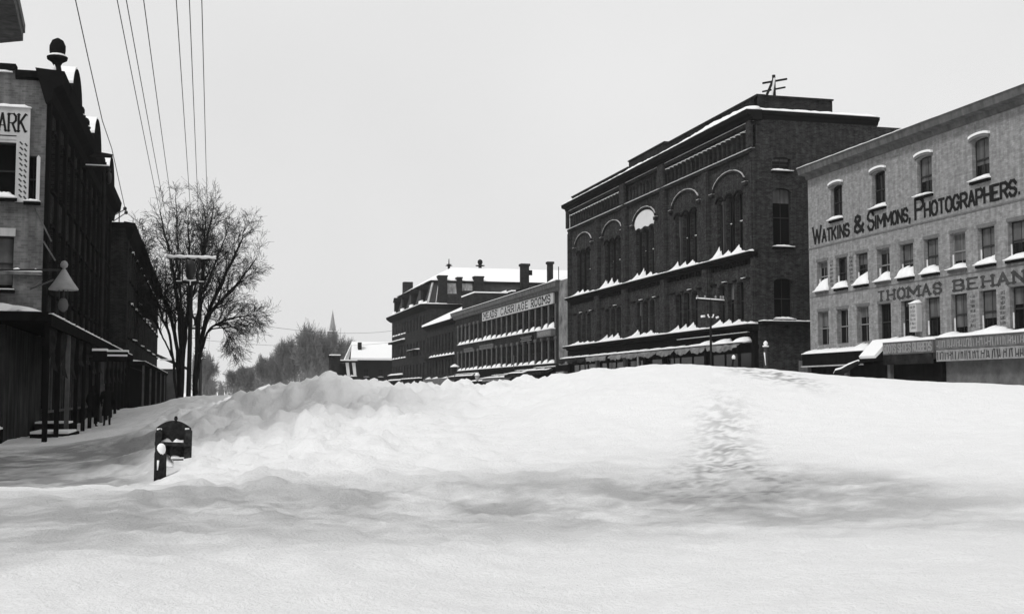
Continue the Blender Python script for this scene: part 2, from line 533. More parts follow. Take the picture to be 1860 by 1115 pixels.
for px in (-500, -250):
    for D in (7, 12, 20, 35, 55): cpz(px, D, .1)
for x, y in ((0, 0), (-6, 0), (6, 0), (0, -8), (14, 2), (20, 6), (-12, 4), (30, 10), (-4, -6)): CP.append((x, y, .1))
for x, y in ((28, 70), (28, 58), (30, 45), (30, 33)): CP.append((x, y, .8))
CPA = np.array(CP)
def tps_fit(P, lam=.6):
    n = len(P); d = np.hypot(P[:, None, 0] - P[None, :, 0], P[:, None, 1] - P[None, :, 1])
    K = np.where(d > 0, d ** 2 * np.log(d + 1e-12), 0) + lam * np.eye(n)
    Q = np.c_[np.ones(n), P[:, :2]]
    A = np.zeros((n + 3, n + 3)); A[:n, :n] = K; A[:n, n:] = Q; A[n:, :n] = Q.T
    return np.linalg.solve(A, np.r_[P[:, 2], 0, 0, 0])
TW = tps_fit(CPA)
def tps(x, y):
    out = TW[-3] + TW[-2] * x + TW[-1] * y
    for i in range(len(CPA)):
        d2 = (x - CPA[i, 0]) ** 2 + (y - CPA[i, 1]) ** 2
        out = out + TW[i] * .5 * d2 * np.log(d2 + 1e-12)
    return out
RG = np.random.RandomState(3)
LAT = RG.rand(256, 256)
def vnoise(x, y):
    xi = np.floor(x).astype(int); yi = np.floor(y).astype(int); fx = x - xi; fy = y - yi
    fx = fx * fx * (3 - 2 * fx); fy = fy * fy * (3 - 2 * fy)
    g = lambda a, b: LAT[a % 256, b % 256]
    return (g(xi, yi) * (1 - fx) + g(xi + 1, yi) * fx) * (1 - fy) + (g(xi, yi + 1) * (1 - fx) + g(xi + 1, yi + 1) * fx) * fy - .5
def fbm(x, y, o=5, rough=.55):
    s = 0; a = 1; 
    for k in range(o):
        s = s + a * vnoise(x * 2 ** k + 17 * k, y * 2 ** k + 31 * k); a *= rough
    return s
def blob(x, y, cx, cy, rx, ry): return np.exp(-(((x - cx) / rx) ** 2 + ((y - cy) / ry) ** 2))
def clods(x, y, cell, seed):
    ix = np.floor(x / cell).astype(int); iy = np.floor(y / cell).astype(int); out = np.zeros_like(x)
    for a in (-1, 0, 1):
        for b in (-1, 0, 1):
            cx = ix + a; cy = iy + b
            r1 = LAT[(cx * 7 + seed) % 256, (cy * 13 + seed) % 256]; r2 = LAT[(cx * 11 + 5 + seed) % 256, (cy * 3 + 9) % 256]; r3 = LAT[(cx * 5 + 77) % 256, (cy * 17 + 31 + seed) % 256]
            d = np.maximum(np.abs(x / cell - (cx + .2 + .6 * r1)) * (.8 + .5 * r3), np.abs(y / cell - (cy + .2 + .6 * r2)) * (1.3 - .5 * r3))
            out = np.maximum(out, r3 ** 2 * np.clip(1 - d / .62, 0, 1) ** .5)
    return out * cell * .42
_mc = at_dist(1316, 800, 20.5); _md = Vector((_mc.x, _mc.y)).normalized()
def streak(x, y, al, cr, off=0.0):
    dx = x - _mc.x - _md.x * off; dy = y - _mc.y - _md.y * off
    return np.exp(-(((dx * _md.x + dy * _md.y) / al) ** 2 + ((dx * _md.y - dy * _md.x) / cr) ** 2))
def ground_h(x, y):
    x = np.asarray(x, float); y = np.asarray(y, float)
    z = tps(x, y)
    D = np.hypot(x, y)
    # shovelled lumps on the bank along the path, soft drift elsewhere
    bank = np.clip(blob(x, y, 1.4, 38, 3.6, 20) * 1.3 + blob(x, y, 5, 33, 6, 6), 0, 1) / (1 + np.exp(-(x + 1.7 + .6 * fbm(x * .5, y * .5)) / .35))
    a1 = at_z(1310, 820, .6); a2 = at_z(1340, 880, .4); a3 = at_dist(1400, 680, 28)
    marks = np.clip(streak(x, y, 3.6, .55) + .6 * blob(x, y, a3.x, a3.y, .6, 1.2), 0, 1)
    n1 = fbm(x * .9, y * .9, 5, .6)
    lumps = np.abs(fbm(x * 1.3 + 5, y * 1.1 + 9, 4, .6))
    z = z + bank * (n1 * .24 + lumps * .36 - .16 + .07 * np.abs(fbm(x * 3.7, y * 3.3 + 4, 3, .6)))
    z = z + clods(x, y, .55, 3) * (bank * .9) + clods(x + 9, y + 4, .27, 5) * np.clip(bank * .8 + marks * .4 + .10, 0, 1)
    z = z + marks * (fbm(x * 5, y * 3.5, 3, .6) * .045)
    z = z + fbm(x * .16, y * .16, 2) * .10 + fbm(x * .8, y * .45 + 3, 4) * .035
    z = z + fbm(x * 2.6, y * 2.6, 3, .6) * (.02 + .025 * np.clip(1 - x / 14, 0, 1))
    # edge of the sheet sinks into the far ground
    return z

def axis(a, b, segs):
    out = [a]
    for e, st in segs:
        n = max(1, int(round((e - out[-1]) / st)))
        out += list(np.linspace(out[-1], e, n + 1)[1:])
    return np.array(out)
gx = axis(-30, 36, [(-9, .5), (24, .10), (36, .3)])
gy = axis(-14, 76, [(4, .6), (34, .085), (76, .2)])
X, Y = np.meshgrid(gx, gy, indexing='ij')
Z = ground_h(X, Y)
fade = np.clip((76 - Y) / 6, 0, 1) * np.clip((Y + 14) / 6, 0, 1) * np.clip((X + 30) / 6, 0, 1)
Z = Z * fade - .25 * (1 - fade)
nx, ny = X.shape
DD = np.hypot(X, Y); AN = np.degrees(np.arctan2(X, Y))
wob = fbm(X * .35, Y * .35 + 5, 4, .6)
def band(v, a, b, s): return 1 / (1 + np.exp(-(v - a) / s)) * 1 / (1 + np.exp((v - b) / s))
# a band of shade painted into the snow colour, the cleared walk, and scuffed places
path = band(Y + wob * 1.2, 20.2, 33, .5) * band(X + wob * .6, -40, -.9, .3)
shade_band = band(DD + wob * 1.6 - .07 * AN, 11.0, 17.0, .9) * band(X + wob * 2, -30, 9.5, .9)
TRD_SHADE = np.clip(path * 1.0 + shade_band * .85 + .35 * band(Y, 40, 70, 3) * band(X, -6, -3.2, .3), 0, 1)
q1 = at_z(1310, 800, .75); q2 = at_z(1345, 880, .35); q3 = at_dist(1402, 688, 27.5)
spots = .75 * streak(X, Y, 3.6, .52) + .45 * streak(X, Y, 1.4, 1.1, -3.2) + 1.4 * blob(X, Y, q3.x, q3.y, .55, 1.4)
TRD_SHADE = np.clip(TRD_SHADE + np.clip(spots, 0, 1) * np.clip(.4 + 2.6 * fbm(X * 4.5 + 3, Y * 3.6, 5, .9), 0, 1), 0, 1)
TRD_SHADE = TRD_SHADE * np.clip(.8 + .7 * fbm(X * 1.1, Y * 1.1 + 7, 6, .72), 0, 1)
me = bpy.data.meshes.new('snow_ground')
vv = np.stack([X, Y, Z], -1).reshape(-1, 3)
i = np.arange(nx - 1)[:, None] * ny + np.arange(ny - 1)[None, :]
ff = np.stack([i, i + ny, i + ny + 1, i + 1], -1).reshape(-1, 4)
me.vertices.add(len(vv)); me.vertices.foreach_set('co', vv.ravel())
me.loops.add(ff.size); me.loops.foreach_set('vertex_index', ff.ravel())
me.polygons.add(len(ff)); me.polygons.foreach_set('loop_start', np.arange(0, ff.size, 4)); me.polygons.foreach_set('loop_total', np.full(len(ff), 4))
me.polygons.foreach_set('use_smooth', np.ones(len(ff), bool))
me.update(); me.validate()
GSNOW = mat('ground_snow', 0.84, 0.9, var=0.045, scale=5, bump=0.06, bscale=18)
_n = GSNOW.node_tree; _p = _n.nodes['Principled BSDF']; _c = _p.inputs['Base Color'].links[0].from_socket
_a = _n.nodes.new('ShaderNodeAttribute'); _a.attribute_name = 'trodden_shade'
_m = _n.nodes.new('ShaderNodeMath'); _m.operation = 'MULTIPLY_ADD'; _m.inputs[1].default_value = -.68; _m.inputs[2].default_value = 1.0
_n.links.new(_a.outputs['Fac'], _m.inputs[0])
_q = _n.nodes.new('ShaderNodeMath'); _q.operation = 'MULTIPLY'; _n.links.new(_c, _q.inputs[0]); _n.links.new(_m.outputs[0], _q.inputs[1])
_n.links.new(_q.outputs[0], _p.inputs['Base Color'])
att = me.attributes.new('trodden_shade', 'FLOAT', 'POINT'); att.data.foreach_set('value', TRD_SHADE.ravel())  # greys the snow: walk, scuffs and the painted band of soft shade
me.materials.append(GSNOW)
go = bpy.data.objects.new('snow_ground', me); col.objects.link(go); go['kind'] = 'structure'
def gz(x, y): return float(ground_h(np.array([x]), np.array([y]))[0])

mb = MB()   # ground out to the horizon; the near sheet lies over it
for (a, b, c, d) in ((-1500, -1500, 1500, -8), (-1500, 70, 1500, 2200), (-1500, -8, -24, 70), (33, -8, 1500, 70)):
    mb.add([(a, b, -.12), (c, b, -.12), (c, d, -.12), (a, d, -.12)], [(0, 1, 2, 3)])
structure('ground', mb, GSNOW)
mb = MB()   # packed snow down the far street
mb.add([(-3, 70, .02), (30, 70, .02), (30, 420, .02), (-3, 420, .02)], [(0, 1, 2, 3)])
structure('street', mb, GSNOW)

# ------------------------------------------------------------------ large dark brick block (right side of the street)
XR = 32.3
YW = (0, 1, 0)
def brick_block():
    root = thing('brick_block', 'large dark brick commercial block with round-arched window bays and snow on its ledges', 'building', (XR + 5, 86, 0))
    F = Fr((XR, 66.9, 0), (0, 1, 0), (-1, 0, 0))
    S = Fr((XR, 66.9, 0), (1, 0, 0), (0, -1, 0))
    LEN = 38.7; TOP = 17.9
    bounds = [0, 7.4, 15.0, 23.4, 30.4, 38.7]
    centers = [3.95, 11.2, 19.3, 26.8, 34.6]
    wd = 1.0; pit = 1.42
    holes = []; wins = []
    for bi, c in enumerate(centers):
        for k in (-1, 0, 1):
            u = c + k * pit
            holes.append((u - wd / 2, u + wd / 2, 10.3, 14.0)); wins.append((u, 10.3, 14.0, .5, bi, k))
            holes.append((u - wd / 2, u + wd / 2, 5.95, 8.4)); wins.append((u, 5.95, 8.4, .22, bi, k))
    mb = MB(); F.wall(mb, 0, LEN, 0, 18.2, holes, .34)
    sh = [(1.05, 2.3, 10.3, 13.9, .3), (1.05, 2.3, 14.95, 15.8, .15), (1.05, 2.3, 5.9, 8.4, .25)]
    S.wall(mb, 0, 5.35, 0, 18.2, [h[:4] for h in sh], .34)
    for a, b, z in ((5.35, 8.25, 18.6), (8.25, 13.5, 18.05), (13.5, 22, 16.5)):
        S.wall(mb, a, b, 0, z, [], .3)
    # rear and far walls, flat roofs
    for a, b, z in ((0, 5.35, 18.2), (5.35, 8.25, 18.6), (8.25, 13.5, 18.05), (13.5, 22, 16.5)):
        mb.add([(XR + a, 66.9, z), (XR + b, 66.9, z), (XR + b, 66.9 + LEN, z), (XR + a, 66.9 + LEN, z)], [(0, 1, 2, 3)])
        mb.add([(XR + a, 66.9 + LEN, 0), (XR + b, 66.9 + LEN, 0), (XR + b, 66.9 + LEN, z), (XR + a, 66.9 + LEN, z)], [(0, 1, 2, 3)])
        mb.add([(XR + b, 66.9, 0), (XR + b, 66.9 + LEN, 0), (XR + b, 66.9 + LEN, z), (XR + b, 66.9, z)], [(0, 1, 2, 3)])
    mb.build('wall', BRICK, root)
    # piers between the bays
    for bi, b in enumerate(bounds):
        mb = MB(); hw = .55
        u0 = max(b - hw, 0); u1 = min(b + hw, LEN)
        F.box(mb, u0, u1, 5.75, 16.1, -.02, .22)
        F.box(mb, u0 + .12, u1 - .12, 5.78, 9.6, .2, .30); F.box(mb, u0 + .12, u1 - .12, 10.2, 15.9, .2, .30)
        if bi in (0, 2, 3, 5): F.box(mb, u0 + (.0 if bi else 0), u1, 16.4, 17.98, .2, .42)
        mb.build('pier', BRICK, root)
    # arches over each bay with a thin line of snow
    for bi, c in enumerate(centers):
        big = 1.0
        mb = MB(); ms = MB(); hw = 2.35; z0 = 14.42; rise = .98; n = 20
        def arc(r): return [(c + (hw + r) * math.cos(math.pi * k / n), z0 + (rise + r) * math.sin(math.pi * k / n)) for k in range(n + 1)]
        a, b, d = arc(0), arc(.13), arc(.18)
        for k in range(n):
            F.slab(mb, [a[k], a[k + 1], b[k + 1], b[k]], -.02, .12)
            rr = .5 + .5 * math.sin(k * 2.1 + bi * 3)
            if 1 < k < n - 2:
                dd = [(b[j][0] + (d[j][0] - b[j][0]) * (.25 + .9 * abs(math.sin(j * 1.3 + bi))), b[j][1] + (d[j][1] - b[j][1]) * (.25 + .9 * abs(math.sin(j * 1.3 + bi)))) for j in (k, k + 1)]
                F.slab(ms, [b[k], b[k + 1], dd[1], dd[0]], .04, .13)
        F.box(mb, c - hw - .45, c - hw + .05, z0 - .2, z0 + .02, -.02, .2); F.box(mb, c + hw - .05, c + hw + .45, z0 - .2, z0 + .02, -.02, .2)
        o = mb.build('arch', BRICK2, root)
        for s in (-1, 1): F.snow(ms, c + s * (hw + .2) - .25, c + s * (hw + .2) + .25, z0 + .022, .0, .22, lambda u: .06, seed=bi)
        ms.build('arch_snow', mat('thin_snow', .45, .9, var=.5, scale=3), o)
        # tympanum: in the middle bay it is plastered white
        if bi == 2:
            mb = MB(); up = [(c + 2.15 * math.cos(math.pi * k / 16), z0 + .0 + .88 * math.sin(math.pi * k / 16)) for k in range(17)]
            lo = []
            for kk in range(-8, 9):
                x = kk / 8 * 2.2; ph = (x + pit * 1.5) % pit - pit / 2
                lo.append((c + x, 14.02 + .22 * math.sqrt(max(0, 1 - (ph / .66) ** 2)) - .15))
            F.slab(mb, up + lo[1:-1], -.0, .03)
            t = mb.build('arch_panel', WHITEW, root); t['label'] = 'white panel filling the middle arch'
    for i, (u, a, b, ar, bi, k) in enumerate(wins):
        up = a > 9
        window(F, root, u, a, b, wd, kind='plain', sill=False, hood='darkarch' if up and bi != 2 else None, arch=ar, wallmat=BRICK, seed=i if up else i * 2,
               blind=(.42 if (i % 7 == 3) else .0), depth=.3, sash=SASH)
    # thin columns between the upper windows, some coloured paler as if lit
    for bi, c in enumerate(centers):
        for k in (-.5, .5):
            mb = MB(); u = c + k * pit
            F.box(mb, u - .09, u + .09, 10.25, 13.5, .0, .12); F.box(mb, u - .14, u + .14, 13.5, 13.7, .0, .16)
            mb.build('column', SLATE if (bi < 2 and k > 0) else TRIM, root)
        ms = MB()   # dabs of snow on the imposts and meeting rails
        for k in (-1, 0, 1):
            if (bi * 3 + k) % 3 != 1: F.snow(ms, c + k * pit - .3, c + k * pit + .28, 12.2, -.3, -.17, lambda u: .09, seed=bi + k)
            if (bi + k) % 2: F.snow(ms, c + k * pit - .62 - .3, c + k * pit - .62 + .25, 8.52, 0, .14, lambda u: .05, seed=bi)
        ms.build('ledge_snow', SNOW, root)
        mb = MB()
        F.box(mb, c - 2.9, c - 2.1, 8.42, 8.518, -.02, .14); F.box(mb, c + 2.1, c + 2.9, 8.42, 8.518, -.02, .14)
        F.box(mb, c - .95, c - .48, 8.42, 8.518, -.02, .1); F.box(mb, c + .48, c + .95, 8.42, 8.518, -.02, .1)
        mb.build('impost', TRIM, root)
    # ledges (string courses) with deep snow heaped against the windows
    def heap(base, hi, seed):
        def f(u):
            h = base * (.75 + .5 * abs(math.sin(u * 1.7 + seed)))
            for bi, c in enumerate(centers):
                for k in (-1, 0, 1):
                    d = (u - (c + k * pit + .12)) / .62
                    if abs(d) < 1:
                        r = random.Random(bi * 7 + k + seed).random()
                        amp = hi * (.65 + .6 * r) * (1.0 if bi < 4 else .8)
                        h = max(h, amp * (1 - abs(d)) ** .7 * (1 + .25 * math.sin(u * 23)))
            return h
        return f
    for v, pr, hi, sd in ((9.95, .55, .62, 1), (5.55, .75, .55, 4)):
        mb = MB()
        F.prism(mb, [(0, v - .35), (pr * .5, v - .3), (pr * .55, v - .15), (pr, v - .1), (pr, v + .02), (0, v + .06)], 0, LEN)
        for k in range(70):
            u = .3 + k * .555
            if u < LEN - .2: F.box(mb, u, u + .26, v - .62, v - .34, -.02, .16)
        o = mb.build('ledge', TRIM, root)
        ms = MB(); F.snow(ms, .02, LEN - .1, v + .05, .02, pr + .04, heap(.2, hi, sd), step=.1, lean=1.8, seed=sd)
        ms.build('ledge_snow', SNOW, o, smooth=False)
    # frieze with corbels
    mb = MB()
    F.prism(mb, [(-.02, 16.08), (.26, 16.12), (.3, 16.28), (-.02, 16.34)], 0, LEN)
    F.prism(mb, [(-.02, 17.72), (.3, 17.76), (.34, 17.92), (-.02, 17.98)], 0, LEN)
    o = mb.build('frieze', BRICK2, root)
    ms = MB()
    for (a, b) in ((.1, 15.2), (15.4, 23.2), (23.6, 38.5)):
        F.snow(ms, a, b, 16.33, .03, .28, lambda u: .07, seed=3); F.snow(ms, a, b, 17.975, .03, .28, lambda u: .035, seed=5)
    ms.build('frieze_snow', SNOW, o)
    mb = MB(); ms = MB(); k = 0
    u = .75
    while u < LEN - .4:
        mid = 15.5 < u < 23.2
        if not any(abs(u - b) < .5 for b in (15, 23.4)):
            pr = .12 if mid else .24
            def fc(m_, G, pr=pr): G.prism(m_, [(-.02, 16.5), (pr - .03, 16.5), (pr - .03, 17.2), (pr + .03, 17.25), (pr + .03, 17.5), (-.02, 17.5)], -.12, .12)
            o = cached(('corbel', pr), F, u, 0, root, 'corbel', BRICK2, fc)
            if not mid: cached(('corsnow',), F, u, 0, o, 'corbel_snow', SNOW, lambda m_, G: G.snow(m_, -.15, .15, 17.5, .06, .3, lambda q: .19, step=.06, seed=3))
        u += .74; k += 1
    # cornice, parapet
    mb = MB()
    F.prism(mb, [(-.3, 18.0), (.35, 18.02), (.4, 18.2), (.72, 18.3), (.76, 18.58), (-.3, 18.62)], -.3, LEN + .3)
    S.prism(mb, [(-.3, 18.1), (.02, 18.1), (.12, 18.3), (.25, 18.4), (.29, 18.579), (-.3, 18.619)], .0, 8.3)
    o = mb.build('cornice', TRIM, root)
    ms = MB()
    F.snow(ms, -.3, LEN + .2, 18.6, -.18, .74, lambda u: .26 + .26 * math.exp(-((u - 4.5) / 4.2) ** 2) + .08 * math.exp(-((u - 20) / 3) ** 2), step=.3, lean=.3, seed=2)
    S.snow(ms, .0, 8.2, 18.6, -.18, .28, lambda u: .22, step=.3, lean=.3, seed=6)
    ms.build('cornice_snow', SNOW, o, smooth=True)
    mb = MB()
    for a, b, z in ((0, 15.4, 19.55), (15.4, 23.3, 19.75), (23.3, LEN, 19.3)):
        F.box(mb, a, b, 18.3, z, -.62, -.2); F.box(mb, a, b, z, z + .09, -.66, -.1)
    S.box(mb, .2, 5.3, 18.7, 19.55, -.6, -.2); S.box(mb, .15, 5.35, 19.552, 19.64, -.66, -.1)
    mb.build('parapet', BRICK2, root)
    # side windows
    for (a, b, c, d, ar) in sh:
        window(S, root, (a + b) / 2, c, d, b - a, sill=True, snow=.16, arch=ar, wallmat=BRICK, seed=int(c), depth=.3, blind=.25 if c > 10 else 0)
    # shop front: fascia, columns, glass
    mb = MB(); F.box(mb, .1, LEN - .1, 4.35, 5.2, -.02, .3); F.box(mb, .1, LEN - .1, 0, 4.35, -.02, .01)
    F.prism(mb, [(.0, 4.98), (.5, 5.0), (.5, 5.08), (.0, 5.12)], 0.1, 12)
    mb.build('shop_fascia', WOODD, root)
    ms = MB(); F.snow(ms, .6, 11.8, 5.12, .28, .5, lambda u: .07, seed=9); ms.build('fascia_snow', SNOW, root)
    mb = MB(); S.box(mb, .0, 5.3, 5.55, 5.75, -.02, .5); mb.build('side_ledge', TRIM, root)
    ms = MB(); S.snow(ms, .0, 5.3, 5.752, .0, .5, lambda u: .1, seed=9); ms.build('side_ledge_snow', SNOW, root)
    for k, u in enumerate((.25, 7.4, 15.0, 18.9, 23.4, 30.4, 38.3)):
        mb = MB(); F.box(mb, u - .22, u + .22, 0, 4.35, .01, .28); F.box(mb, u - .28, u + .28, 4.1, 4.35, .01, .34)
        mb.build('shop_column', TRIM2 if k in (4, 5) else WOODD, root)
    for k in range(5):
        a, b = bounds[k] + .5, bounds[k + 1] - .5
        mb = MB(); F.box(mb, a, b, 1.0, 3.9, .012, .03); mb.build('shop_window', GLASS, root)
        for q in range(4):
            mb = MB(); uu = a + (b - a) * q / 3; F.box(mb, uu - .05, uu + .05, .5, 3.9, .0301, .08); mb.build('shop_window_frame', WOODD, root)
    # low side door hood
    mb = MB(); S.box(mb, 2.6, 4.4, 0, 3.4, .0, .12); mb.build('side_door', BOARDD, root)
    # frozen awnings sagging along the shop fronts
    for k, (a, b) in enumerate(((.3, 5.1), (5.2, 10.4), (10.5, 17.4), (17.6, 24.4), (24.7, 30.2), (30.5, 38.4))):
        mb = MB(); rnd = random.Random(k + 3); nu = int((b - a) / .18); nv = 6; o0 = len(mb.v)
        nsw = max(1, int((b - a) / 2.6))
        for i in range(nu + 1):
            u = a + (b - a) * i / nu; t = i / nu
            sw = abs(math.sin(math.pi * t * nsw)) ** .6
            for j in range(nv + 1):
                s = j / nv
                wv = .3 + 1.0 * math.sin(s * math.pi * .55) + .07 * math.sin(u * 5 + s * 4)
                zz = 4.55 - .12 * s - (.42 + .12 * rnd.random() * .3) * s ** 2.2 * (.45 + .55 * sw) - .05 * math.sin(u * 7) * s
                mb.v.append(F.P(u, zz, wv))
        for i in range(nu):
            for j in range(nv):
                p = o0 + i * (nv + 1) + j; mb.f.append((p, p + nv + 1, p + nv + 2, p + 1))
        o = mb.build('awning', CANVAS if k != 5 else CANVASD, root, smooth=True)
        ms = MB(); F.snow(ms, a + .05, b - .05, 4.5, .28, 1.1, lambda u: (.10 + .10 * abs(math.sin(u * 1.3))) + (.16 if u < 7 and math.sin(u * 2.1) > .3 else 0), step=.12, lean=.6, seed=k)
        ms.build('awning_snow', SNOW, o, smooth=True)
        mb = MB(); mb.tube([F.P(a, 4.3, 1.25), F.P(a, 3.3, 1.2), F.P(a, .5, 1.2)], .05 if k != 3 else .09); mb.build('awning_post', WOODD if k != 3 else CANVAS, o)
    return root
brick_block()

# ------------------------------------------------------------------ painted brick building with wall lettering
def painted_building():
    root = thing('painted_brick_building', 'pale painted brick building lettered WATKINS & SIMMONS PHOTOGRAPHERS with snowy sills', 'building', (XR + 5, 46, 0))
    Y0 = 30.0; F = Fr((XR, Y0, 0), (0, 1, 0), (-1, 0, 0)); LEN = 30.5
    r2 = [59.05 - 2.025 * k - Y0 for k in range(15)]
    r2 = [u for u in r2 if u > .8]
    top = [57.4 - Y0, 53.25 - Y0, 49.3 - Y0, 45.1 - Y0, 41.0 - Y0, 37 - Y0, 33 - Y0]
    holes = [(u - .6, u + .6, 10.6, 12.45) for u in top]
    holes += [(u - .58, u + .58, 6.93, 8.55) for u in r2] + [(u - .58, u + .58, 4.02, 5.84) for u in r2]
    mb = MB(); F.wall(mb, 0, LEN, 0, 13.6, holes, .3)
    S = Fr((XR, Y0 + LEN, 0), (1, 0, 0), (0, 1, 0)); S.wall(mb, 0, 14, 0, 13.6, [], .3)
    S2 = Fr((XR, Y0, 0), (1, 0, 0), (0, -1, 0)); S2.wall(mb, 0, 14, 0, 13.6, [], .3)
    mb.add([(XR, Y0, 13.6), (XR + 14, Y0, 13.6), (XR + 14, Y0 + LEN, 13.6), (XR, Y0 + LEN, 13.6)], [(0, 1, 2, 3)])
    mb.add([(XR + 14, Y0, 0), (XR + 14, Y0, 13.6), (XR + 14, Y0 + LEN, 13.6), (XR + 14, Y0 + LEN, 0)], [(0, 1, 2, 3)])
    mb.build('wall', PAINT, root)
    for i, u in enumerate(top):
        window(F, root, u, 10.6, 12.45, 1.2, snow=.2, hood='arch', arch=.16, wallmat=PAINT, seed=i, blind=(.0, .0, .62, .62, .5, 0, .5)[i], depth=.24)
    for i, u in enumerate(r2):
        window(F, root, u, 6.93, 8.55, 1.16, kind='multi' if i < 3 else 'plain', snow=(.56, .5, .54, .58, .55, .5, .34, .36, .33)[i % 9], hood='flat', seed=i + 1, blind=(.2, 0, .35, .15, .6, .9, .75, .9, .55)[i % 9], sash=SASH if i % 3 else SASHL, depth=.26, jamb=True)
        window(F, root, u, 4.02, 5.84, 1.16, kind='plain', sill=False, hood=None if i in (4, 5, 6, 7) else 'flat', seed=i, blind=(.45, 0, .3, 0, .15, .5, .8, .65, .4)[i % 9], sash=SASHL if i < 3 else SASH, depth=.26, jamb=i > 3)
    # string course
    mb = MB(); F.box(mb, 0, LEN, 9.32, 9.39, -.02, .035); F.box(mb, 0, LEN, 6.66, 6.70, -.02, .02); mb.build('string_course', LINTEL, root)
    # boxed eaves with a thin edge of snow
    mb = MB(); F.prism(mb, [(-.02, 13.2), (.1, 13.24), (.16, 13.42), (.55, 13.47), (.6, 13.74), (.67, 13.82), (-.3, 13.95)], -.3, LEN + .05)
    o = mb.build('cornice', TRIM2, root)
    ms = MB(); F.snow(ms, 17.3, LEN + .03, 13.83, -.1, .69, lambda u: .09, step=.4, lean=.4, seed=4); ms.build('cornice_snow', SNOW, o, smooth=True)
    # roof, low slope with snow
    mb = MB(); mb.add([(XR - .3, Y0 - .3, 13.96), (XR - .3, Y0 + LEN, 13.96), (XR + 7, Y0 + LEN, 14.7), (XR + 7, Y0 - .3, 14.7), (XR + 14.2, Y0 - .3, 13.96), (XR + 14.2, Y0 + LEN, 13.96)], [(0, 1, 2, 3), (3, 2, 5, 4)])
    mb.build('roof', SNOW, root)
    # wall lettering
    for wd_, a, b, v_, h_, c_ in (('WATKINS', 60.0, 56.15, 9.60, .62, .88), ('&', 55.65, 54.75, 9.64, .84, None), ('SIMMONS,', 54.3, 50.5, 9.62, .60, .9), ('PHOTOGRAPHERS.', 50.1, 42.5, 9.60, .62, .92)):
        mb = MB(); lettering(mb, F, wd_, a - Y0, b - Y0, v_, h_, t=.26, cap=c_, gap=.24); mb.build('wall_lettering', INK, root)
    for wd_, a, b in (('THOMAS', 53.5, 48.2), ('BEHAN', 47.2, 42.45)):
        mb = MB(); lettering(mb, F, wd_, a - Y0, b - Y0, 5.98, .46, t=.38, serif=True, gap=.42)
        lt = mb.build('wall_lettering', INKF, root); lt['label'] = 'faded serif lettering ' + wd_
    mb = MB()
    for k, u in enumerate([(a + b) / 2 for a, b in zip(r2[:-1], r2[1:])][:9]):
        if k in (0, 1, 4, 6, 7, 8):
            for q in range(7):
                zz = (4.3 if k > 2 else 7.1) + q * .21
                G = Fr(F.P(u, 0, 0), F.u, F.w); illegible(mb, G, -.14, .16, zz, zz + .16, q + k * 9)
    mb.build('worn_lettering', INKF, root)
    # boxed projecting sign between two lower windows
    mb = MB(); u = 50.05 - Y0; F.box(mb, u - .30, u + .30, 4.3, 5.62, .015, .30)
    o = mb.build('projecting_sign', BOARD, root)
    ms = MB(); F.snow(ms, u - .32, u + .32, 5.622, .01, .34, lambda q: .17, step=.08, lean=.5, seed=2); ms.build('sign_snow', SNOW, o, smooth=True)
    mb = MB()
    for q in range(6): illegible(mb, F, u - .2, u + .2, 4.42 + q * .19, 4.57 + q * .19, q + 4, w=.305)
    mb.build('sign_lettering', INKF, o)
    # shop front
    mb = MB(); F.box(mb, .1, LEN - .1, 0, 3.0, -.02, .06); F.box(mb, 23.9, 30.3, 2.9, 3.55, -.02, .62); mb.build('shop_front', WOODD, root)
    mb = MB(); F.box(mb, .1, 17.9, 0, 2.9, .0601, .1); mb.build('shop_shutters', BOARDD, root)
    mb = MB(); F.prism(mb, [(.6, 2.84), (.78, 2.86), (.78, 2.9), (.6, 2.92)], 24, 30.2); mb.build('awning_bar', BOARD, root)
    ms = MB(); F.snow(ms, 24.0, 30.3, 3.553, .0, .7, lambda u: .26 + .16 * math.exp(-((u - 24.8) / .4) ** 2), step=.1, lean=.7, seed=1)
    ms.build('canopy_snow', SNOW, root, smooth=True)
    # door hood with sloping snow
    mb = MB(); F.prism(mb, [(.0, 3.0), (.9, 3.0), (.9, 3.12), (.1, 3.85), (.0, 3.85)], 22.35, 23.75); o = mb.build('door_hood', WOODD, root)
    ms = MB(); F.prism(ms, [(.0, 3.87), (.1, 3.87), (.92, 3.14), (.98, 3.26), (.2, 4.06), (.0, 4.1)], 22.33, 23.77); ms.build('hood_snow', SNOW, o)
    # sign boards over the shops
    for (a, b, z0, z1, m_, txt, q) in ((18.05, 22.2, 3.28, 3.86, BOARDD, 'BOOTS SHOES RUBBERS', 1), (2.0, 17.85, 3.38, 3.9, BOARDD, None, 2)):
        mb = MB(); F.slab(mb, [(a, z0), (b, z0), (b, z1), (a, z1)], .35, .6); o = mb.build('sign_board', m_, root)
        mb = MB()
        if txt: lettering(mb, F, txt, b - .1, a + .1, z0 + .1, z1 - z0 - .2, t=.24, gap=.3, w=.605)
        else: illegible(mb, F, a + .1, b - .1, z0 + .06, z1 - .08, 5, w=.605)
        mb.build('sign_lettering', INKP, o)
        ms = MB(); F.snow(ms, a, b, z1 + .003, .0, .66, lambda u: .17 + .10 * max(0, math.sin(u * 1.9)) + .12 * max(0, math.sin(u * .83 + 2)) ** 3, step=.1, lean=.5, seed=q); ms.build('board_snow', SNOW, o, smooth=True)
    mb = MB(); F.slab(mb, [(2, 2.86), (17.8, 2.86), (17.8, 3.36), (2, 3.36)], .55, .6); o = mb.build('awning_valance', mat('weathered_canvas', .24, .9, var=.5, scale=3), root)
    mb = MB(); illegible(mb, F, 2.1, 17.7, 2.9, 3.3, 8, w=.604); mb.build('sign_lettering', INKF, o)
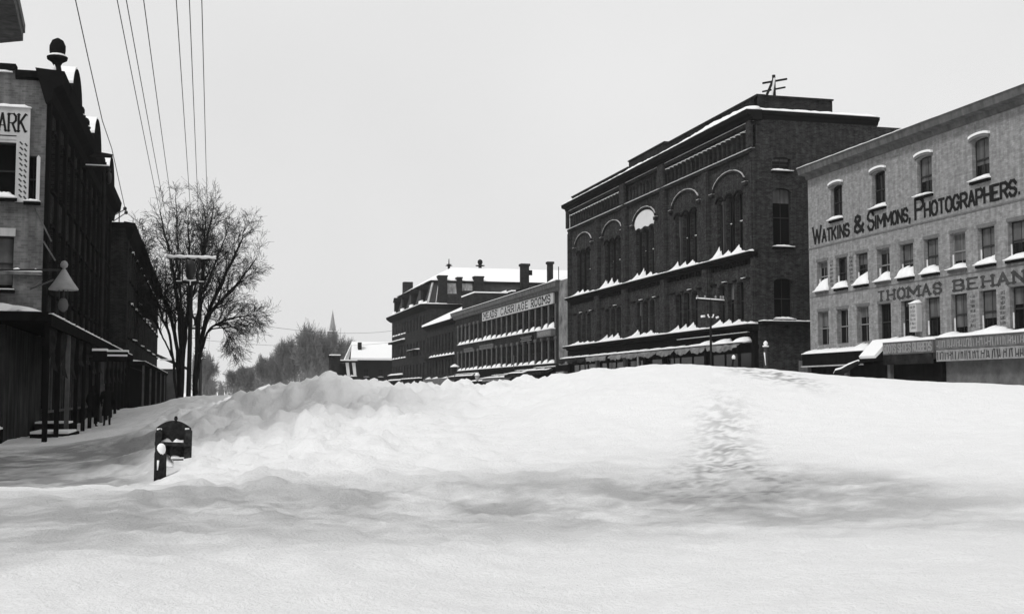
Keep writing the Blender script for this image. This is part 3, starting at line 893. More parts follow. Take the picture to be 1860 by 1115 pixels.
    mb = MB(); F.slab(mb, [(18.1, 2.8), (22.2, 2.8), (22.2, 3.26), (18.1, 3.26)], .55, .59); o = mb.build('awning_valance', CANVASD, root)
    # rolled awning hanging off its arm
    mb = MB(); pts = [F.P(23.4, 2.95, 1.2), F.P(24.0, 2.75, 1.35), F.P(24.6, 2.55, 1.4), F.P(25.2, 2.5, 1.4), F.P(25.5, 2.35, 1.4)]
    mb.tube(pts, [.1, .14, .16, .13, .05], 8); o = mb.build('rolled_awning', CANVASD, root, smooth=True)
    ms = MB(); ms.tube([(Vector(p) + Vector((0, 0, .1))) for p in pts], [.05, .1, .12, .1, .03], 8); ms.build('awning_snow', SNOW, o, smooth=True)
    for k in range(4):
        mb = MB(); u = 18.1 + k * 4.1 if k else 17.95; F.box(mb, u - .12, u + .12, 0, 3.2, .1001, .3); mb.build('shop_column', BOARDD if k else WOODD, root)
    return root
painted_building()

# ------------------------------------------------------------------ carriage rooms building
def carriage_building():
    root = thing('carriage_building', 'long three storey brick building with the MEADS CARRIAGE ROOMS sign under its cornice', 'building', (XR + 6, 132, 0))
    Y0 = 105.7; F = Fr((XR, Y0, 0), (0, 1, 0), (-1, 0, 0)); LEN = 52.3
    us = [111.55 - Y0 + 2.4 * k for k in range(19)]
    holes = [(u - .72, u + .72, 7.6, 9.85) for u in us] + [(u - .72, u + .72, 4.25, 6.5) for u in us]
    mb = MB(); F.wall(mb, 3.2, LEN, 0, 11.2, holes, .3)
    mb.add([(XR, Y0 + LEN, 0), (XR + 18, Y0 + LEN, 0), (XR + 18, Y0 + LEN, 11.2), (XR, Y0 + LEN, 11.2)], [(0, 1, 2, 3)])
    mb.add([(XR + 18, Y0, 0), (XR + 18, Y0 + LEN, 0), (XR + 18, Y0 + LEN, 11.2), (XR + 18, Y0, 11.2)], [(0, 1, 2, 3)])
    mb.add([(XR, Y0 + .02, 0), (XR + 18, Y0 + .02, 0), (XR + 18, Y0 + .02, 11.2), (XR, Y0 + .02, 11.2)], [(0, 1, 2, 3)])
    mb.build('wall', BRICK2, root)
    mb = MB(); F.box(mb, .05, 3.2, 0, 11.9, -.4, .12); mb.build('stone_pier', STONE, root)
    mb = MB(); F.box(mb, .15, 2.9, 0, 3.4, .12, .5); mb.build('pier_base', STONE, root)
    for i, u in enumerate(us):
        window(F, root, u, 7.6, 9.85, 1.44, sill=False, snow=.5, base=.02, hood=None, seed=i, depth=.26, blind=.8 if i >= 16 else 0)
        window(F, root, u, 4.25, 6.5, 1.44, sill=False, snow=.42, base=.02, hood=None, seed=i + 2, depth=.26)
    for k in range(20):   # pale posts between the windows, with block capitals
        u = 111.55 - 1.2 - Y0 + 2.4 * k
        mb = MB(); F.box(mb, u - .17, u + .17, 7.55, 9.9, .0, .06); F.box(mb, u - .17, u + .17, 4.2, 6.5, .0, .06)
        for z in ((9.9, 6.52) if k > 13 else (6.52,)): F.box(mb, u - .4, u + .4, z, z + .28, -.01, .1)
        mb.build('window_post', TRIM2, root)
    mb = MB(); F.prism(mb, [(-.02, 11.0), (.25, 11.05), (.35, 11.35), (.55, 11.4), (.6, 11.8), (.7, 11.88), (-.3, 12.0)], 2.9, LEN + .3)
    mb.build('cornice', TRIM2, root)
    mb = MB()
    a = 32
    mb.add([(XR - .5, Y0 + 3, 12.0), (XR - .5, Y0 + LEN, 12.0), (XR + 9, Y0 + LEN, 12.6), (XR + 9, Y0 + 3, 12.6), (XR + 18, Y0 + LEN, 11.9), (XR + 18, Y0 + 3, 11.9), (XR - .5, Y0 + 3, 11.8), (XR - .5, Y0 + LEN, 11.8)], [(0, 1, 2, 3), (3, 2, 4, 5), (0, 1, 7, 6)])
    for k in range(6):   # drifts on the roof
        pass
    F.snow(mb, 2.0, 26, 11.95, -6, .1, lambda u: 1.5 * math.exp(-((u - 5.0) / 5.5) ** 2) + .15, step=.5, nw=8, lean=.5, seed=4)
    mb.build('roof_snow', SNOW, root, smooth=False)
    # name board
    mb = MB(); F.box(mb, 5.05, 35.5, 9.95, 10.98, .0, .14); o = mb.build('name_board', BOARD, root)
    mb = MB(); mb = None
    for wd_, a, b in (("MEADS'", 34.6, 27.2), ('CARRIAGE', 26.0, 14.2), ('ROOMS', 13.0, 6.0)):
        mb = MB(); lettering(mb, F, wd_, a, b, 10.12, .70, t=.3, serif=True, gap=.42, w=.15); mb.build('sign_lettering', INK, o)
    mb = MB(); F.box(mb, 4.6, 9.6, 6.85, 7.5, .02, .5); o = mb.build('shop_sign', BOARDD, root); ms = MB(); F.snow(ms, 4.6, 9.6, 7.503, .02, .5, lambda u: .1, seed=2); ms.build('sign_snow', SNOW, o)
    mb = MB(); illegible(mb, F, 5, 9.2, 6.95, 7.4, 9, w=.505); mb.build('sign_lettering', INKP, o)
    mb = MB(); F.box(mb, 12.5, 17.2, 6.75, 7.2, .02, .2); o = mb.build('shop_sign', WOODD, root)
    mb = MB(); F.box(mb, 12.6, 17.1, 7.14, 7.19, .2, .22); F.box(mb, 12.6, 17.1, 6.76, 6.81, .2, .22); illegible(mb, F, 13, 16.8, 6.88, 7.08, 3, w=.204); mb.build('sign_lettering', INKP, o)
    for a, b, z in ((30, 37, 6.9), (41, 46, 6.85)):
        mb = MB(); F.box(mb, a, b, z - .3, z + .2, .02, .14); o = mb.build('shop_sign', BOARDD, root)
        mb = MB(); illegible(mb, F, a + .2, b - .2, z - .2, z + .12, int(a), w=.145); mb.build('sign_lettering', INKF, o)
    # snowy awnings and their poles
    mb = MB(); F.box(mb, .1, LEN - .1, 3.2, 4.0, .0, .2); F.box(mb, 3.3, LEN, 0, 3.2, .0, .02); mb.build('shop_fascia', WOODD, root)
    for k, (a, b, z) in enumerate(((4, 11, 3.9), (12.2, 18.5, 3.75), (19.2, 29, 3.4), (30.2, 36, 3.1), (37, 50, 3.8))):
        mb = MB(); F.prism(mb, [(.2, z), (1.6, z - .5), (1.6, z - .75), (1.5, z - .75), (.2, z - .2)], a, b); o = mb.build('awning', CANVASD if k != 2 else CANVAS, root)
        ms = MB(); F.snow(ms, a, b, z - .32, .5, 1.65, lambda u: .16 + .08 * math.sin(u * 2), step=.2, lean=.8, seed=k); F.snow(ms, a, b, z + .0, .0, .5, lambda u: .12, step=.2, seed=k); ms.build('awning_snow', SNOW, o, smooth=True)
    for k in (0, 1):
        mb = MB(); mb.tube([F.P(14.5 + 5 * k, 4.0, 1.6), F.P(19.5 + 5.5 * k, 5.4, .3)], .05); mb.build('awning_pole', TRIM2, root)
    return root
carriage_building()

def chimney(name, label, x, y, z0, z1, w_, round_=False, flag=False):
    mb = MB(); h = z1 - z0
    mb.box((x - w_ / 2, y - w_ / 2, z0), (x + w_ / 2, y + w_ / 2, z1 - .25))
    root = mb.build(name, BRICK2, None, loc=(x, y, z0)); tag(root, label, 'chimney', 'chimneys on the carriage building')
    mb = MB(); mb.box((x - w_ / 2 - .1, y - w_ / 2 - .1, z1 - .249), (x + w_ / 2 + .1, y + w_ / 2 + .1, z1)); mb.build('chimney_cap', BRICK2, root)
    ms = MB(); ms.box((x - w_ / 2 - .4, y - w_ / 2 - .3, z0 + .1), (x + w_ / 2 + .1, y + w_ / 2 + .2, z0 + .45)); ms.build('chimney_foot', TRIM, root)
    if flag: mb = MB(); mb.box((x + w_ / 2, y - .05, z1 - 1.2), (x + w_ / 2 + .45, y + .1, z1 - .65)); mb.build('cowl', TRIM, root)
chimney('chimney', 'taller dark brick chimney with a side cowl on the carriage building roof', 33.25, 125.5, 12.0, 15.25, .82, flag=True)
chimney('chimney', 'slim brick chimney behind the snow heap on the carriage building roof', 35.97, 125, 12.2, 15.5, .55)
mb = MB(); mb.tube([(XR - .3, 108.3, 12), (XR - .3, 108.3, 13.2)], .04); tag(mb.build('vent_pipe', IRON, None, loc=(XR - .3, 108.3, 12)), 'thin vent pipe on the roof corner beside the stone pier', 'pipe')
mb = MB(); mb.box((37.5, 148, 11), (46, 158, 14.2)); mb.box((33.2, 150, 11), (37.5, 157.8, 14.1))
t_ = mb.build('roof_house', BRICK2, None, loc=(38, 152, 11)); tag(t_, 'low dark box-shaped storey behind the carriage building roof', 'building')
ms = MB(); ms.box((33.1, 149.9, 14.101), (37.5, 157.9, 14.25)); ms.box((37.5, 147.9, 14.201), (46, 158, 14.36)); ms.build('roof_snow', SNOW, t_)

# ------------------------------------------------------------------ steep-roofed building with snowy slope
def gabled_building():
    root = thing('gabled_building', 'dark brick building with a snow-covered sloping roof between the carriage and mansard buildings', 'building', (XR + 5, 168, 0))
    Y0 = 158.1; F = Fr((XR, Y0, 0), (0, 1, 0), (-1, 0, 0)); LEN = 21.2
    us = [1.6 + 2.3 * k for k in range(9)]
    holes = [(u - .5, u + .5, 7.2, 9.6) for u in us] + [(u - .5, u + .5, 3.9, 6.0) for u in us]
    mb = MB(); F.wall(mb, 0, LEN, 0, 11, holes)
    mb.add([(XR, Y0 + .01, 0), (XR + 14, Y0 + .01, 0), (XR + 14, Y0 + .01, 11), (XR + 7, Y0 + .01, 14.6), (XR, Y0 + .01, 11)], [(0, 1, 2, 3, 4)])
    mb.build('wall', BRICK2, root)
    for i, u in enumerate(us):
        window(F, root, u, 7.2, 9.6, 1.0, sill=False, seed=i, blind=.8 if i % 3 == 0 else 0); window(F, root, u, 3.9, 6.0, 1.0, sill=False, seed=i, blind=.6 if i % 3 == 1 else 0)
    mb = MB(); F.prism(mb, [(-.02, 10.6), (.5, 10.9), (.7, 11.2), (-.02, 11.4)], -.05, LEN); mb.build('cornice', WOODD, root)
    mb = MB(); x = XR
    mb.hexa([(x - .75, Y0 - .3, 11.2), (x + 7, Y0 - .3, 14.9), (x + 7, Y0 + LEN, 14.9), (x - .75, Y0 + LEN, 11.2), (x - .75, Y0 - .3, 11.45), (x + 7, Y0 - .3, 15.2), (x + 7, Y0 + LEN, 15.2), (x - .75, Y0 + LEN, 11.45)])
    mb.build('roof', SNOW, root)
    mb = MB(); F.box(mb, 0, LEN, 6.25, 6.5, -.02, .4); o = mb.build('ledge', TRIM, root)
    ms = MB(); F.snow(ms, .3, LEN - 4, 6.503, 0, .42, lambda u: .16 + .22 * max(0, math.sin(u * 2.7)) ** 4, seed=3, step=.15); ms.build('ledge_snow', SNOW, o)
    mb = MB(); F.box(mb, 0, LEN, 2.6, 3.4, 0, .5); mb.build('shop_fascia', BOARDD, root)
    ms = MB(); F.snow(ms, 1, 8, 3.4, .0, .6, lambda u: .25 * max(.1, math.sin(u * 1.4)), seed=1); F.snow(ms, 10, 19, 3.4, .0, .6, lambda u: .3 * max(.1, math.sin(u * 1.1)), seed=2); ms.build('fascia_snow', SNOW, root, smooth=True)
gabled_building()

# ------------------------------------------------------------------ mansard building
def mansard_building():
    root = thing('mansard_building', 'tall mansard-roofed brick block with hipped snowy top at the far end of the row', 'building', (XR + 12, 197, 0))
    Y0 = 179.4; F = Fr((XR, Y0, 0), (0, 1, 0), (-1, 0, 0)); LEN = 34.6; DX = 30.0
    S = Fr((XR, Y0, 0), (1, 0, 0), (0, -1, 0))
    us = [2.2 + 3.0 * k for k in range(11)]
    holes = []
    for z0, z1 in ((11.2, 13.3), (7.2, 9.4), (3.6, 6.0)): holes += [(u - .6, u + .6, z0, z1) for u in us]
    mb = MB(); F.wall(mb, 0, LEN, 0, 14.3, holes); S.wall(mb, 0, DX, 0, 14.3, [])
    mb.build('wall', BRICK2, root)
    for z0, z1 in ((11.2, 13.3), (7.2, 9.4), (3.6, 6.0)):
        for i, u in enumerate(us): window(F, root, u, z0, z1, 1.2, sill=False, snow=.3 if (z0 > 7 and i > 5) else None, seed=i, arch=.25, wallmat=BRICK2, blind=.5 if i % 4 == 1 else 0)
    mb = MB(); F.prism(mb, [(-.02, 13.8), (.4, 14.0), (.9, 14.4), (.95, 14.7), (-.3, 14.8)], -.02, LEN + 1); S.prism(mb, [(-.02, 14.0), (.3, 14.3), (.4, 14.55), (-.3, 14.8)], 0, DX)
    o = mb.build('cornice', TRIM, root)
    ms = MB(); F.snow(ms, 0, LEN + .9, 14.75, -.2, 1.0, lambda u: .28 + .25 * max(0, math.sin(u * 1.1)), step=.3, seed=2, lean=1.2); S.snow(ms, 0, 14, 14.75, -.2, .5, lambda u: .2, step=.3, seed=3); ms.build('cornice_snow', SNOW, o, smooth=True)
    # mansard slope (slate), hipped snow cap
    x0, x1, y0, y1 = XR + .1, XR + DX, Y0 + .1, Y0 + LEN
    q = 1.0
    mb = MB(); A = [(x0, y0, 14.8), (x1, y0, 14.8), (x1, y1, 14.8), (x0, y1, 14.8)]; B = [(x0 + q, y0 + q, 18.1), (x1, y0 + q, 18.1), (x1, y1 - q, 18.1), (x0 + q, y1 - q, 18.1)]
    mb.hexa(A + B); mb.build('mansard_slope', SLATE, root)
    mb = MB(); mb.box((x0 + .7, y0 + .7, 18.101), (x1, y1 - .7, 18.4)); mb.build('eave', TRIM, root)
    mb = MB(); a = [(x0 + .5, y0 + .5, 18.405), (x1, y0 + .5, 18.405), (x1, y1 - .5, 18.405), (x0 + .5, y1 - .5, 18.405)]
    h = 21.3; b = [(x0 + 5.5, y0 + 9, h), (x1, y0 + 9, h), (x1, y1 - 9, h), (x0 + 5.5, y1 - 9, h)]
    mb.hexa(a + b); mb.build('hipped_roof', SNOW, root)
    # corner ribs, snow patches, chimneys and pale panels on the near side
    mb = MB()
    mb.tube([(x0 + .1, y0, 14.9), (x0 + q, y0 + q - .1, 18.1)], .16, 6); mb.tube([(x0 + 1.3, y0 - .1, 14.9), (x0 + 1.9, y0 + q - .15, 18.1)], .07, 6); mb.build('roof_rib', PALEW, root)
    for (a, b, z) in ((37.0, 1.3, 18.9), (39.6, .7, 18.7), (42.6, 1.4, 18.9)):
        xx = a - 2.2
        mb = MB(); mb.box((xx - b / 2, y0 - .15, 14.3), (xx + b / 2, y0 + 1.4, z)); mb.box((xx - b / 2 - .08, y0 - .23, z), (xx + b / 2 + .08, y0 + 1.48, z + .22)); mb.build('chimney', BRICK2, root)
    for a, b in ((35.6, 37.0), (37.8, 39.5)):
        mb = MB(); mb.hexa([(a, y0 + .2, 15.9), (b, y0 + .2, 15.9), (b, y0 + .5, 15.9), (a, y0 + .5, 15.9), (a, y0 + .85, 18.05), (b, y0 + .85, 18.05), (b, y0 + 1.1, 18.05), (a, y0 + 1.1, 18.05)]); mb.build('pale_panel', PALEW, root)
    mb = MB(); mb.box((35.3, y0 - 2, 14.8), (39.4, y0 - .6, 16.2)); mb.box((37.6, y0 - 2.1, 16.2), (39.2, y0 - .8, 16.7)); mb.build('rear_wing', BRICK2, root)
    # dormers toward the street
    for k in range(4):
        y = y0 + 3 + k * 9
        mb = MB(); mb.box((x0 - .1, y, 14.9), (x0 + 1.6, y + 2.2, 17.2)); mb.hexa([(x0 - .3, y - .2, 17.2), (x0 + 1.8, y - .2, 17.2), (x0 + 1.8, y + 2.4, 17.2), (x0 - .3, y + 2.4, 17.2), (x0 - .3, y + 1, 18.0), (x0 + 1.8, y + 1, 18.0), (x0 + 1.8, y + 1.2, 18.0), (x0 - .3, y + 1.2, 18.0)])
        o = mb.build('dormer', TRIM, root); ms = MB(); ms.box((x0 - .4, y - .2, 14.95), (x0 - .12, y + 2.3, 15.5)); ms.build('dormer_snow', SNOW, o)
    mb = MB(); mb.box((x0 + .6, y0 + 26, 18), (x0 + 2.2, y0 + 27.5, 20.4)); mb.build('chimney', BRICK2, root)
    # bays and ledges
    for z, a, b in ((10.2, 20, LEN + .6), (4.4, 22, LEN + .5), (3.5, 20.5, LEN + .8)):
        mb = MB(); F.box(mb, a, b, z - .3, z, -.02, .6); o = mb.build('ledge', TRIM, root); ms = MB(); F.snow(ms, a, b, z + .003, 0, .7, lambda u: .3, step=.3, seed=int(z)); ms.build('ledge_snow', SNOW, o, smooth=True)
    mb = MB(); F.box(mb, 6, 13, 7.9, 8.1, -.02, .9); F.box(mb, 2, 19.5, 2.9, 3.6, 0, .8); o = mb.build('balcony', TRIM, root); ms = MB(); F.snow(ms, 6, 13, 8.1, 0, .9, lambda u: .2, step=.3); ms.build('balcony_snow', SNOW, o)
    ms = MB(); F.snow(ms, 2, 19.5, 3.6, .3, .9, lambda u: .2 * abs(math.sin(u)), step=.3); ms.build('fascia_snow', SNOW, root)
    # roof ventilators
    for k, (x, z) in enumerate(((42.7, 21.3), (37.6, 21.2))):
        mb = MB(); mb.lathe((x, y0 + 9.5, z - .1), [(.3, 0), (.25, .4), (.75, .5), (.75, .6), (.25, .65), (.3, .8), (.42, 1.0), (.38, 1.35), (.1, 1.55)] if k == 0 else [(.2, 0), (.2, .4), (.6, .5), (.2, .6), (.5, .7), (.1, .8), (.06, 1.6)], 10)
        mb.build('roof_ventilator', TRIM, root, smooth=True)
mansard_building()

# ------------------------------------------------------------------ gabled house, shed with white posts, far steeple
def far_house():
    root = thing('house', 'dark house with a wide snow-covered roof and one chimney, standing beyond the mansard block', 'house', (31.5, 237, 0))
    S = Fr((27.9, 232, 0), (1, 0, 0), (0, -1, 0))
    holes = [(u - .5, u + .5, 4.4, 6.0) for u in (2.2, 5, 7.8)]
    mb = MB(); S.wall(mb, 0, 13, 0, 7.9, holes)
    mb.add([(27.9, 232, 0), (27.9, 242, 0), (27.9, 242, 7.9), (27.9, 237, 10.8), (27.9, 232, 7.9)], [(0, 1, 2, 3, 4)])
    mb.build('wall', HOUSEW, root)
    for u in (2.2, 5, 7.8): window(S, root, u, 4.4, 6.0, 1.0, seed=int(u), snow=.1)
    mb = MB()
    x0, x1 = 27.0, 41.5
    mb.hexa([(x0, 231.2, 7.6), (x1, 231.2, 7.6), (x1, 237, 10.95), (x0 + .9, 237, 10.95), (x0, 231.2, 8.0), (x1, 231.2, 8.0), (x1, 237, 11.35), (x0 + .9, 237, 11.35)])
    mb.hexa([(x0 + .9, 237, 10.95), (x1, 237, 10.95), (x1, 242.8, 7.6), (x0, 242.8, 7.6), (x0 + .9, 237, 11.35), (x1, 237, 11.35), (x1, 242.8, 8.0), (x0, 242.8, 8.0)])
    o = mb.build('roof', SNOW, root)
    mb = MB(); mb.box((28.75, 234, 9.0), (29.45, 234.8, 11.1)); mb.build('chimney', BRICK2, o)
far_house()
def shed():
    root = thing('shed', 'low flat-roofed shed with two leaning white posts left of the dark house', 'shed', (25, 226, 0))
    mb = MB(); mb.box((22.6, 225, 0), (24.3, 228, 8.0)); mb.box((24.3, 226.5, 0), (27.6, 228, 6.9)); mb.build('wall', HOUSEW, root)
    mb = MB(); mb.box((24.3, 224.6, 7.0), (27.5, 228.2, 7.3)); mb.box((22.4, 224.8, 8.0), (24.5, 228.2, 8.25)); o = mb.build('roof', TRIM, root)
    ms = MB(); ms.box((24.4, 224.6, 7.301), (27.5, 228.2, 7.5)); ms.box((22.6, 224.8, 8.251), (24.4, 228, 8.45)); ms.build('roof_snow', SNOW, o)
    for a in (25.35, 26.55):
        mb = MB(); mb.hexa([(a + .35, 225, 4.5), (a + .85, 225, 4.5), (a + .85, 225.4, 4.5), (a + .35, 225.4, 4.5), (a, 225, 6.95), (a + .6, 225, 6.95), (a + .6, 225.4, 6.95), (a, 225.4, 6.95)]); mb.build('post', WHITEW, root)
    mb = MB(); mb.box((25, 225.05, 0), (27.6, 226.4, 4.45)); mb.build('porch_wall', HOUSEW, root)
    ms = MB(); F0 = Fr((25, 225, 0), (1, 0, 0), (0, -1, 0)); F0.snow(ms, 0, 2.5, 4.4, -1, .3, lambda u: .25 + .1 * math.sin(u * 5), seed=4); ms.build('porch_snow', SNOW, root, smooth=True)
shed()
mb = MB(); mb.box((41.2, 420, 0), (44.4, 423, 22.6)); CHP = mat('weathered_shingle', .25, .9, var=.2)
root = mb.build('church_tower', CHP, None, loc=(42.8, 421.5, 0)); tag(root, 'distant church tower with a thin pointed spire above the far trees', 'church')
mb = MB(); mb.lathe((42.9, 421.5, 22.61), [(1.3, 0), (1.15, .4), (.05, 7.0), (.02, 7.6)], 8); mb.build('spire', CHP, root)
mb = MB(); mb.box((41, 419.8, 22.4), (44.6, 423.2, 22.6)); mb.build('tower_cap', SNOW, root)

# ------------------------------------------------------------------ left side: corner building with urns and the ARK sign
XL = -5.8
def corner_building():
    root = thing('corner_building', 'tall brick corner building with domed parapet, covered walk and a pale sign ending in ARK', 'building', (XL - 8, 62, 0))
    Y0 = 47.0; LEN = 32.0; H = 13.0
    F = Fr((XL, Y0, 0), (0, 1, 0), (1, 0, 0)); S = Fr((XL, Y0, 0), (-1, 0, 0), (0, -1, 0))
    us = [2.2 + 2.75 * k for k in range(11)]
    holes = [(u - .6, u + .6, 9.2, 11.4) for u in us] + [(u - .6, u + .6, 5.3, 7.8) for u in us]
    fh = [(.2, .62, 8.45, 10.15), (1.0, 3.2, 8.55, 10.6), (1.0, 3.2, 5.2, 7.15)]
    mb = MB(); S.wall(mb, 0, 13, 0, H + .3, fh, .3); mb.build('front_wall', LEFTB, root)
    mb = MB(); F.wall(mb, 0, LEN, 0, H, holes, .3)
    mb.add([(XL, Y0 + LEN, 0), (XL - 13, Y0 + LEN, 0), (XL - 13, Y0 + LEN, H), (XL, Y0 + LEN, H)], [(0, 1, 2, 3)])
    mb.add([(XL - 13, Y0, 0), (XL - 13, Y0 + LEN, 0), (XL - 13, Y0 + LEN, H), (XL - 13, Y0, H)], [(0, 1, 2, 3)])
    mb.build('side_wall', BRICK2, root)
    for i, u in enumerate(us):
        window(F, root, u, 9.2, 11.4, 1.2, arch=.3, wallmat=BRICK2, hood='darkarch', seed=i * 2); window(F, root, u, 5.3, 7.8, 1.2, arch=.2, wallmat=BRICK2, hood='darkarch', seed=i * 2)
    window(S, root, .41, 8.45, 10.15, .42, sill=True, snow=.12, seed=3, depth=.2)
    mb = MB(); S.slab(mb, [(.17, 8.46), (.29, 8.46), (.29, 10.1), (.23, 10.18), (.17, 10.1)], -.19, .05); mb.build('shutter', WHITEW, root)
    window(S, root, 2.1, 8.55, 10.6, 2.2, sill=True, snow=.36, seed=5, depth=.25)
    window(S, root, 2.1, 5.2, 7.15, 2.2, sill=True, snow=.12, seed=6, depth=.25, blind=.9)
    mb = MB(); S.box(mb, .95, 3.4, 7.16, 7.45, 0, .08); mb.build('lintel', BOARD, root)
    # pale sign board framing the window, with worn lattice and lettering
    mb = MB(); S.box(mb, .55, 6, 10.7, 11.9, .0, .1); S.box(mb, .55, 1.0, 8.42, 10.7, .0, .1); S.box(mb, 1.0, 3.2, 10.6, 10.7, 0, .08)
    o = mb.build('sign_board', mat('bright_sign_board', .52, .8, var=.15, scale=2, streak=.15), root)
    ms = MB(); S.snow(ms, .52, 6, 11.9, .0, .16, lambda u: .13, lean=.4, seed=2); ms.build('sign_snow', SNOW, o)
    mb = MB(); lettering(mb, S, 'ARK', 1.62, .70, 11.0, .66, t=.12, serif=True, gap=.3, w=.104)
    S.box(mb, 1.0, 3, 10.82, 10.86, .1, .106)
    mb.build('sign_lettering', INK, o)
    mb = MB(); rnd = random.Random(4)
    for k in range(11):
        for c in (0, 1):
            u = .67 + .16 * c + .03 * (rnd.random() - .5); v = 8.52 + k * .195 + .05 * c; s = .075 if c else .065
            mb.add([S.P(u + s, v + .1, .104), S.P(u + s - .05, v + .13, .104), S.P(u - s, v + .02, .104), S.P(u - s + .05, v - .01, .104)], [(0, 1, 2, 3)])
    mb.build('lattice_marks', INKF, o)
    # pilaster strips
    for k in range(12):
        u = .35 + 2.75 * k; mb = MB(); F.box(mb, max(u - .25, .02), u + .25, 4.2, 12.2, -.02, .14); mb.build('pilaster', TRIM, root)
    mb = MB(); F.prism(mb, [(-.02, 12.1), (.2, 12.2), (.25, 12.6), (.55, 12.8), (.62, 13.3), (-.4, 13.38)], -.3, LEN)
    S.prism(mb, [(-.02, 12.95), (.12, 13.05), (.15, 13.3), (-.4, 13.38)], .0, 1.1)
    mb.build('cornice', TRIM, root)
    mb = MB(); S.box(mb, 1.1, 13, 13.3, 13.52, -.4, .1); mb.build('coping', TRIM, root)
    ms = MB(); S.snow(ms, 1.2, 2.6, 13.2, .0, .14, lambda u: .12, seed=2); S.snow(ms, 0, 6, 5.87, 0, .16, lambda u: .05 + .1 * max(0, math.sin(u * 9)), seed=3); S.snow(ms, .2, 1.0, 13.0, .0, .03, lambda u: .04, seed=5)
    ms.build('ledge_snow', SNOW, root)
    mb = MB(); S.box(mb, 0, 12, 5.75, 5.87, -.02, .16); mb.build('ledge', LEFTB, root)
    # domed gables on the parapet and urns
    for y, r, dz in ((52.6, 1.75, 0), (62.6, 1.9, 0), (72, 1.8, 0)):
        mb = MB(); n = 14
        for rr, w0, w1 in ((r, -.5, .3), (r + .18, -.1, .52)):
            out = [(y - Y0 + rr * math.cos(math.pi * k / n), 13.3 + rr * .8 * math.sin(math.pi * k / n)) for k in range(n + 1)]
            F.slab(mb, out, w0, w1)
        o = mb.build('round_gable', TRIM, root)
        ms = MB(); a = [(y - Y0 + (r + .18) * math.cos(t), 13.3 + (r + .18) * .8 * math.sin(t)) for t in (R(100), R(120), R(140), R(158))]; b = [(p, q + .1) for p, q in a]
        F.slab(ms, a + b[::-1], -.1, .5); ms.build('gable_snow', SNOW, o)
    for y, s in ((47.35, 1.0), (56.2, .62), (58.6, .62), (68.0, .6)):
        mb = MB(); mb.lathe((XL + .28, y, 13.36), [(.2 * s, 0), (.17 * s, .1 * s), (.13 * s, .3 * s), (.2 * s, .42 * s), (.36 * s, .52 * s), (.38 * s, .62 * s), (.26 * s, .68 * s), (.29 * s, .85 * s), (.29 * s, 1.05 * s), (.2 * s, 1.25 * s), (.05 * s, 1.34 * s)], 14)
        o = mb.build('urn', TRIM, root, smooth=True)
        ms = MB(); ms.lathe((XL + .28, y, 13.36), [(.37 * s, .625 * s), (.28 * s, .72 * s), (.27 * s, .7 * s)], 12); ms.lathe((XL + .2, y - .15, 13.36), [(.09, 0), (.06, .18), (.01, .3)], 8); ms.build('urn_snow', SNOW, o, smooth=True)
    # iron brackets under the corner
    mb = MB(); mb.tube([(XL + .02, 46.9, 7.0), (XL + .45, 46.9, 6.3)], .03); mb.tube([(XL - .3, 46.9, 8.2), (XL + .3, 46.9, 7.0)], .03); mb.build('bracket', TRIM2, root)
    # covered walk: roof, posts, frozen drapes
    EX = -4.4
    mb = MB(); mb.box((-14, 37.2, 3.55), (EX, 47, 3.82)); mb.box((XL + .005, 47.002, 3.55), (EX, 79, 3.8)); mb.box((EX + .002, 37.1, 3.4), (EX + .1, 79, 3.75)); mb.build('walk_roof', WOODD, root)
    ms = MB(); G = Fr((-4.4, 37.2, 0), (-1, 0, 0), (0, -1, 0))
    G.snow(ms, .3, 9.5, 3.821, -9, .05, lambda u: .22 + .25 * math.exp(-((u - 1.4) / .6) ** 2), step=.15, nw=10, lean=.25, seed=4)
    G2 = Fr((EX, 37.2, 0), (0, 1, 0), (1, 0, 0))
    for k in range(12):
        a = .1 + k * 3.4; G2.snow(ms, a, a + 2.9, 3.76, -.5, .13, lambda u: .06, step=.3, seed=k)
    ms.build('walk_snow', SNOW, root, smooth=True)
    mb = MB(); mb.box((-14, 38.4, 0), (-5.75, 46.99, 3.5)); mb.build('porch_room', mat('porch_plaster', .035, .9, var=.7, scale=.7, streak=.8), root)
    for k in range(15):
        y = 38.0 + k * 2.9
        mb = MB(); mb.box((EX - .18, y - .08, 0), (EX - .04, y + .08, 3.55)); mb.build('walk_post', TRIM2 if k in (2, 7) else WOODD, root)
    rnd = random.Random(12)
    for k in range(13):
        y = 38.2 + k * 2.9; ln = .9 + 1.0 * rnd.random(); mb = MB(); o0 = 0; n = 8
        for i in range(n + 1):
            t = i / n; yy = y + t * 2.5
            for j in range(5):
                s = j / 4; mb.v.append((EX - .12 + .12 * math.sin(t * 9 + j) * s, yy, 3.5 - s * ln * (.35 + .65 * abs(math.cos(math.pi * t)) ** 1.5)))
        for i in range(n):
            for j in range(4): p = i * 5 + j; mb.f.append((p, p + 5, p + 6, p + 1))
        mb.build('drape', CANVASD, root, smooth=True)
    for k in range(8):
        y = 47.6 + k * 3.9
        mb = MB(); mb.box((XL + .004, y, .9), (XL + .05, y + 2.5, 3.2)); o = mb.build('shop_window', GLASS, root)
        mb = MB()
        for q in (0, .8, 1.65, 2.45): mb.box((XL + .05, y + q, .8), (XL + .10, y + q + .06, 3.25))
        mb.box((XL + .05, y + .061, 2.5), (XL + .09, y + .799, 2.57)); mb.box((XL + .101, y - .05, .72), (XL + .16, y + 2.6, .82)); mb.build('window_frame', TRIM2, o)
        mb = MB(); mb.box((XL + .004, y + 2.75, 0), (XL + .06, y + 3.6, 2.5)); d_ = mb.build('door', TRIM, root)
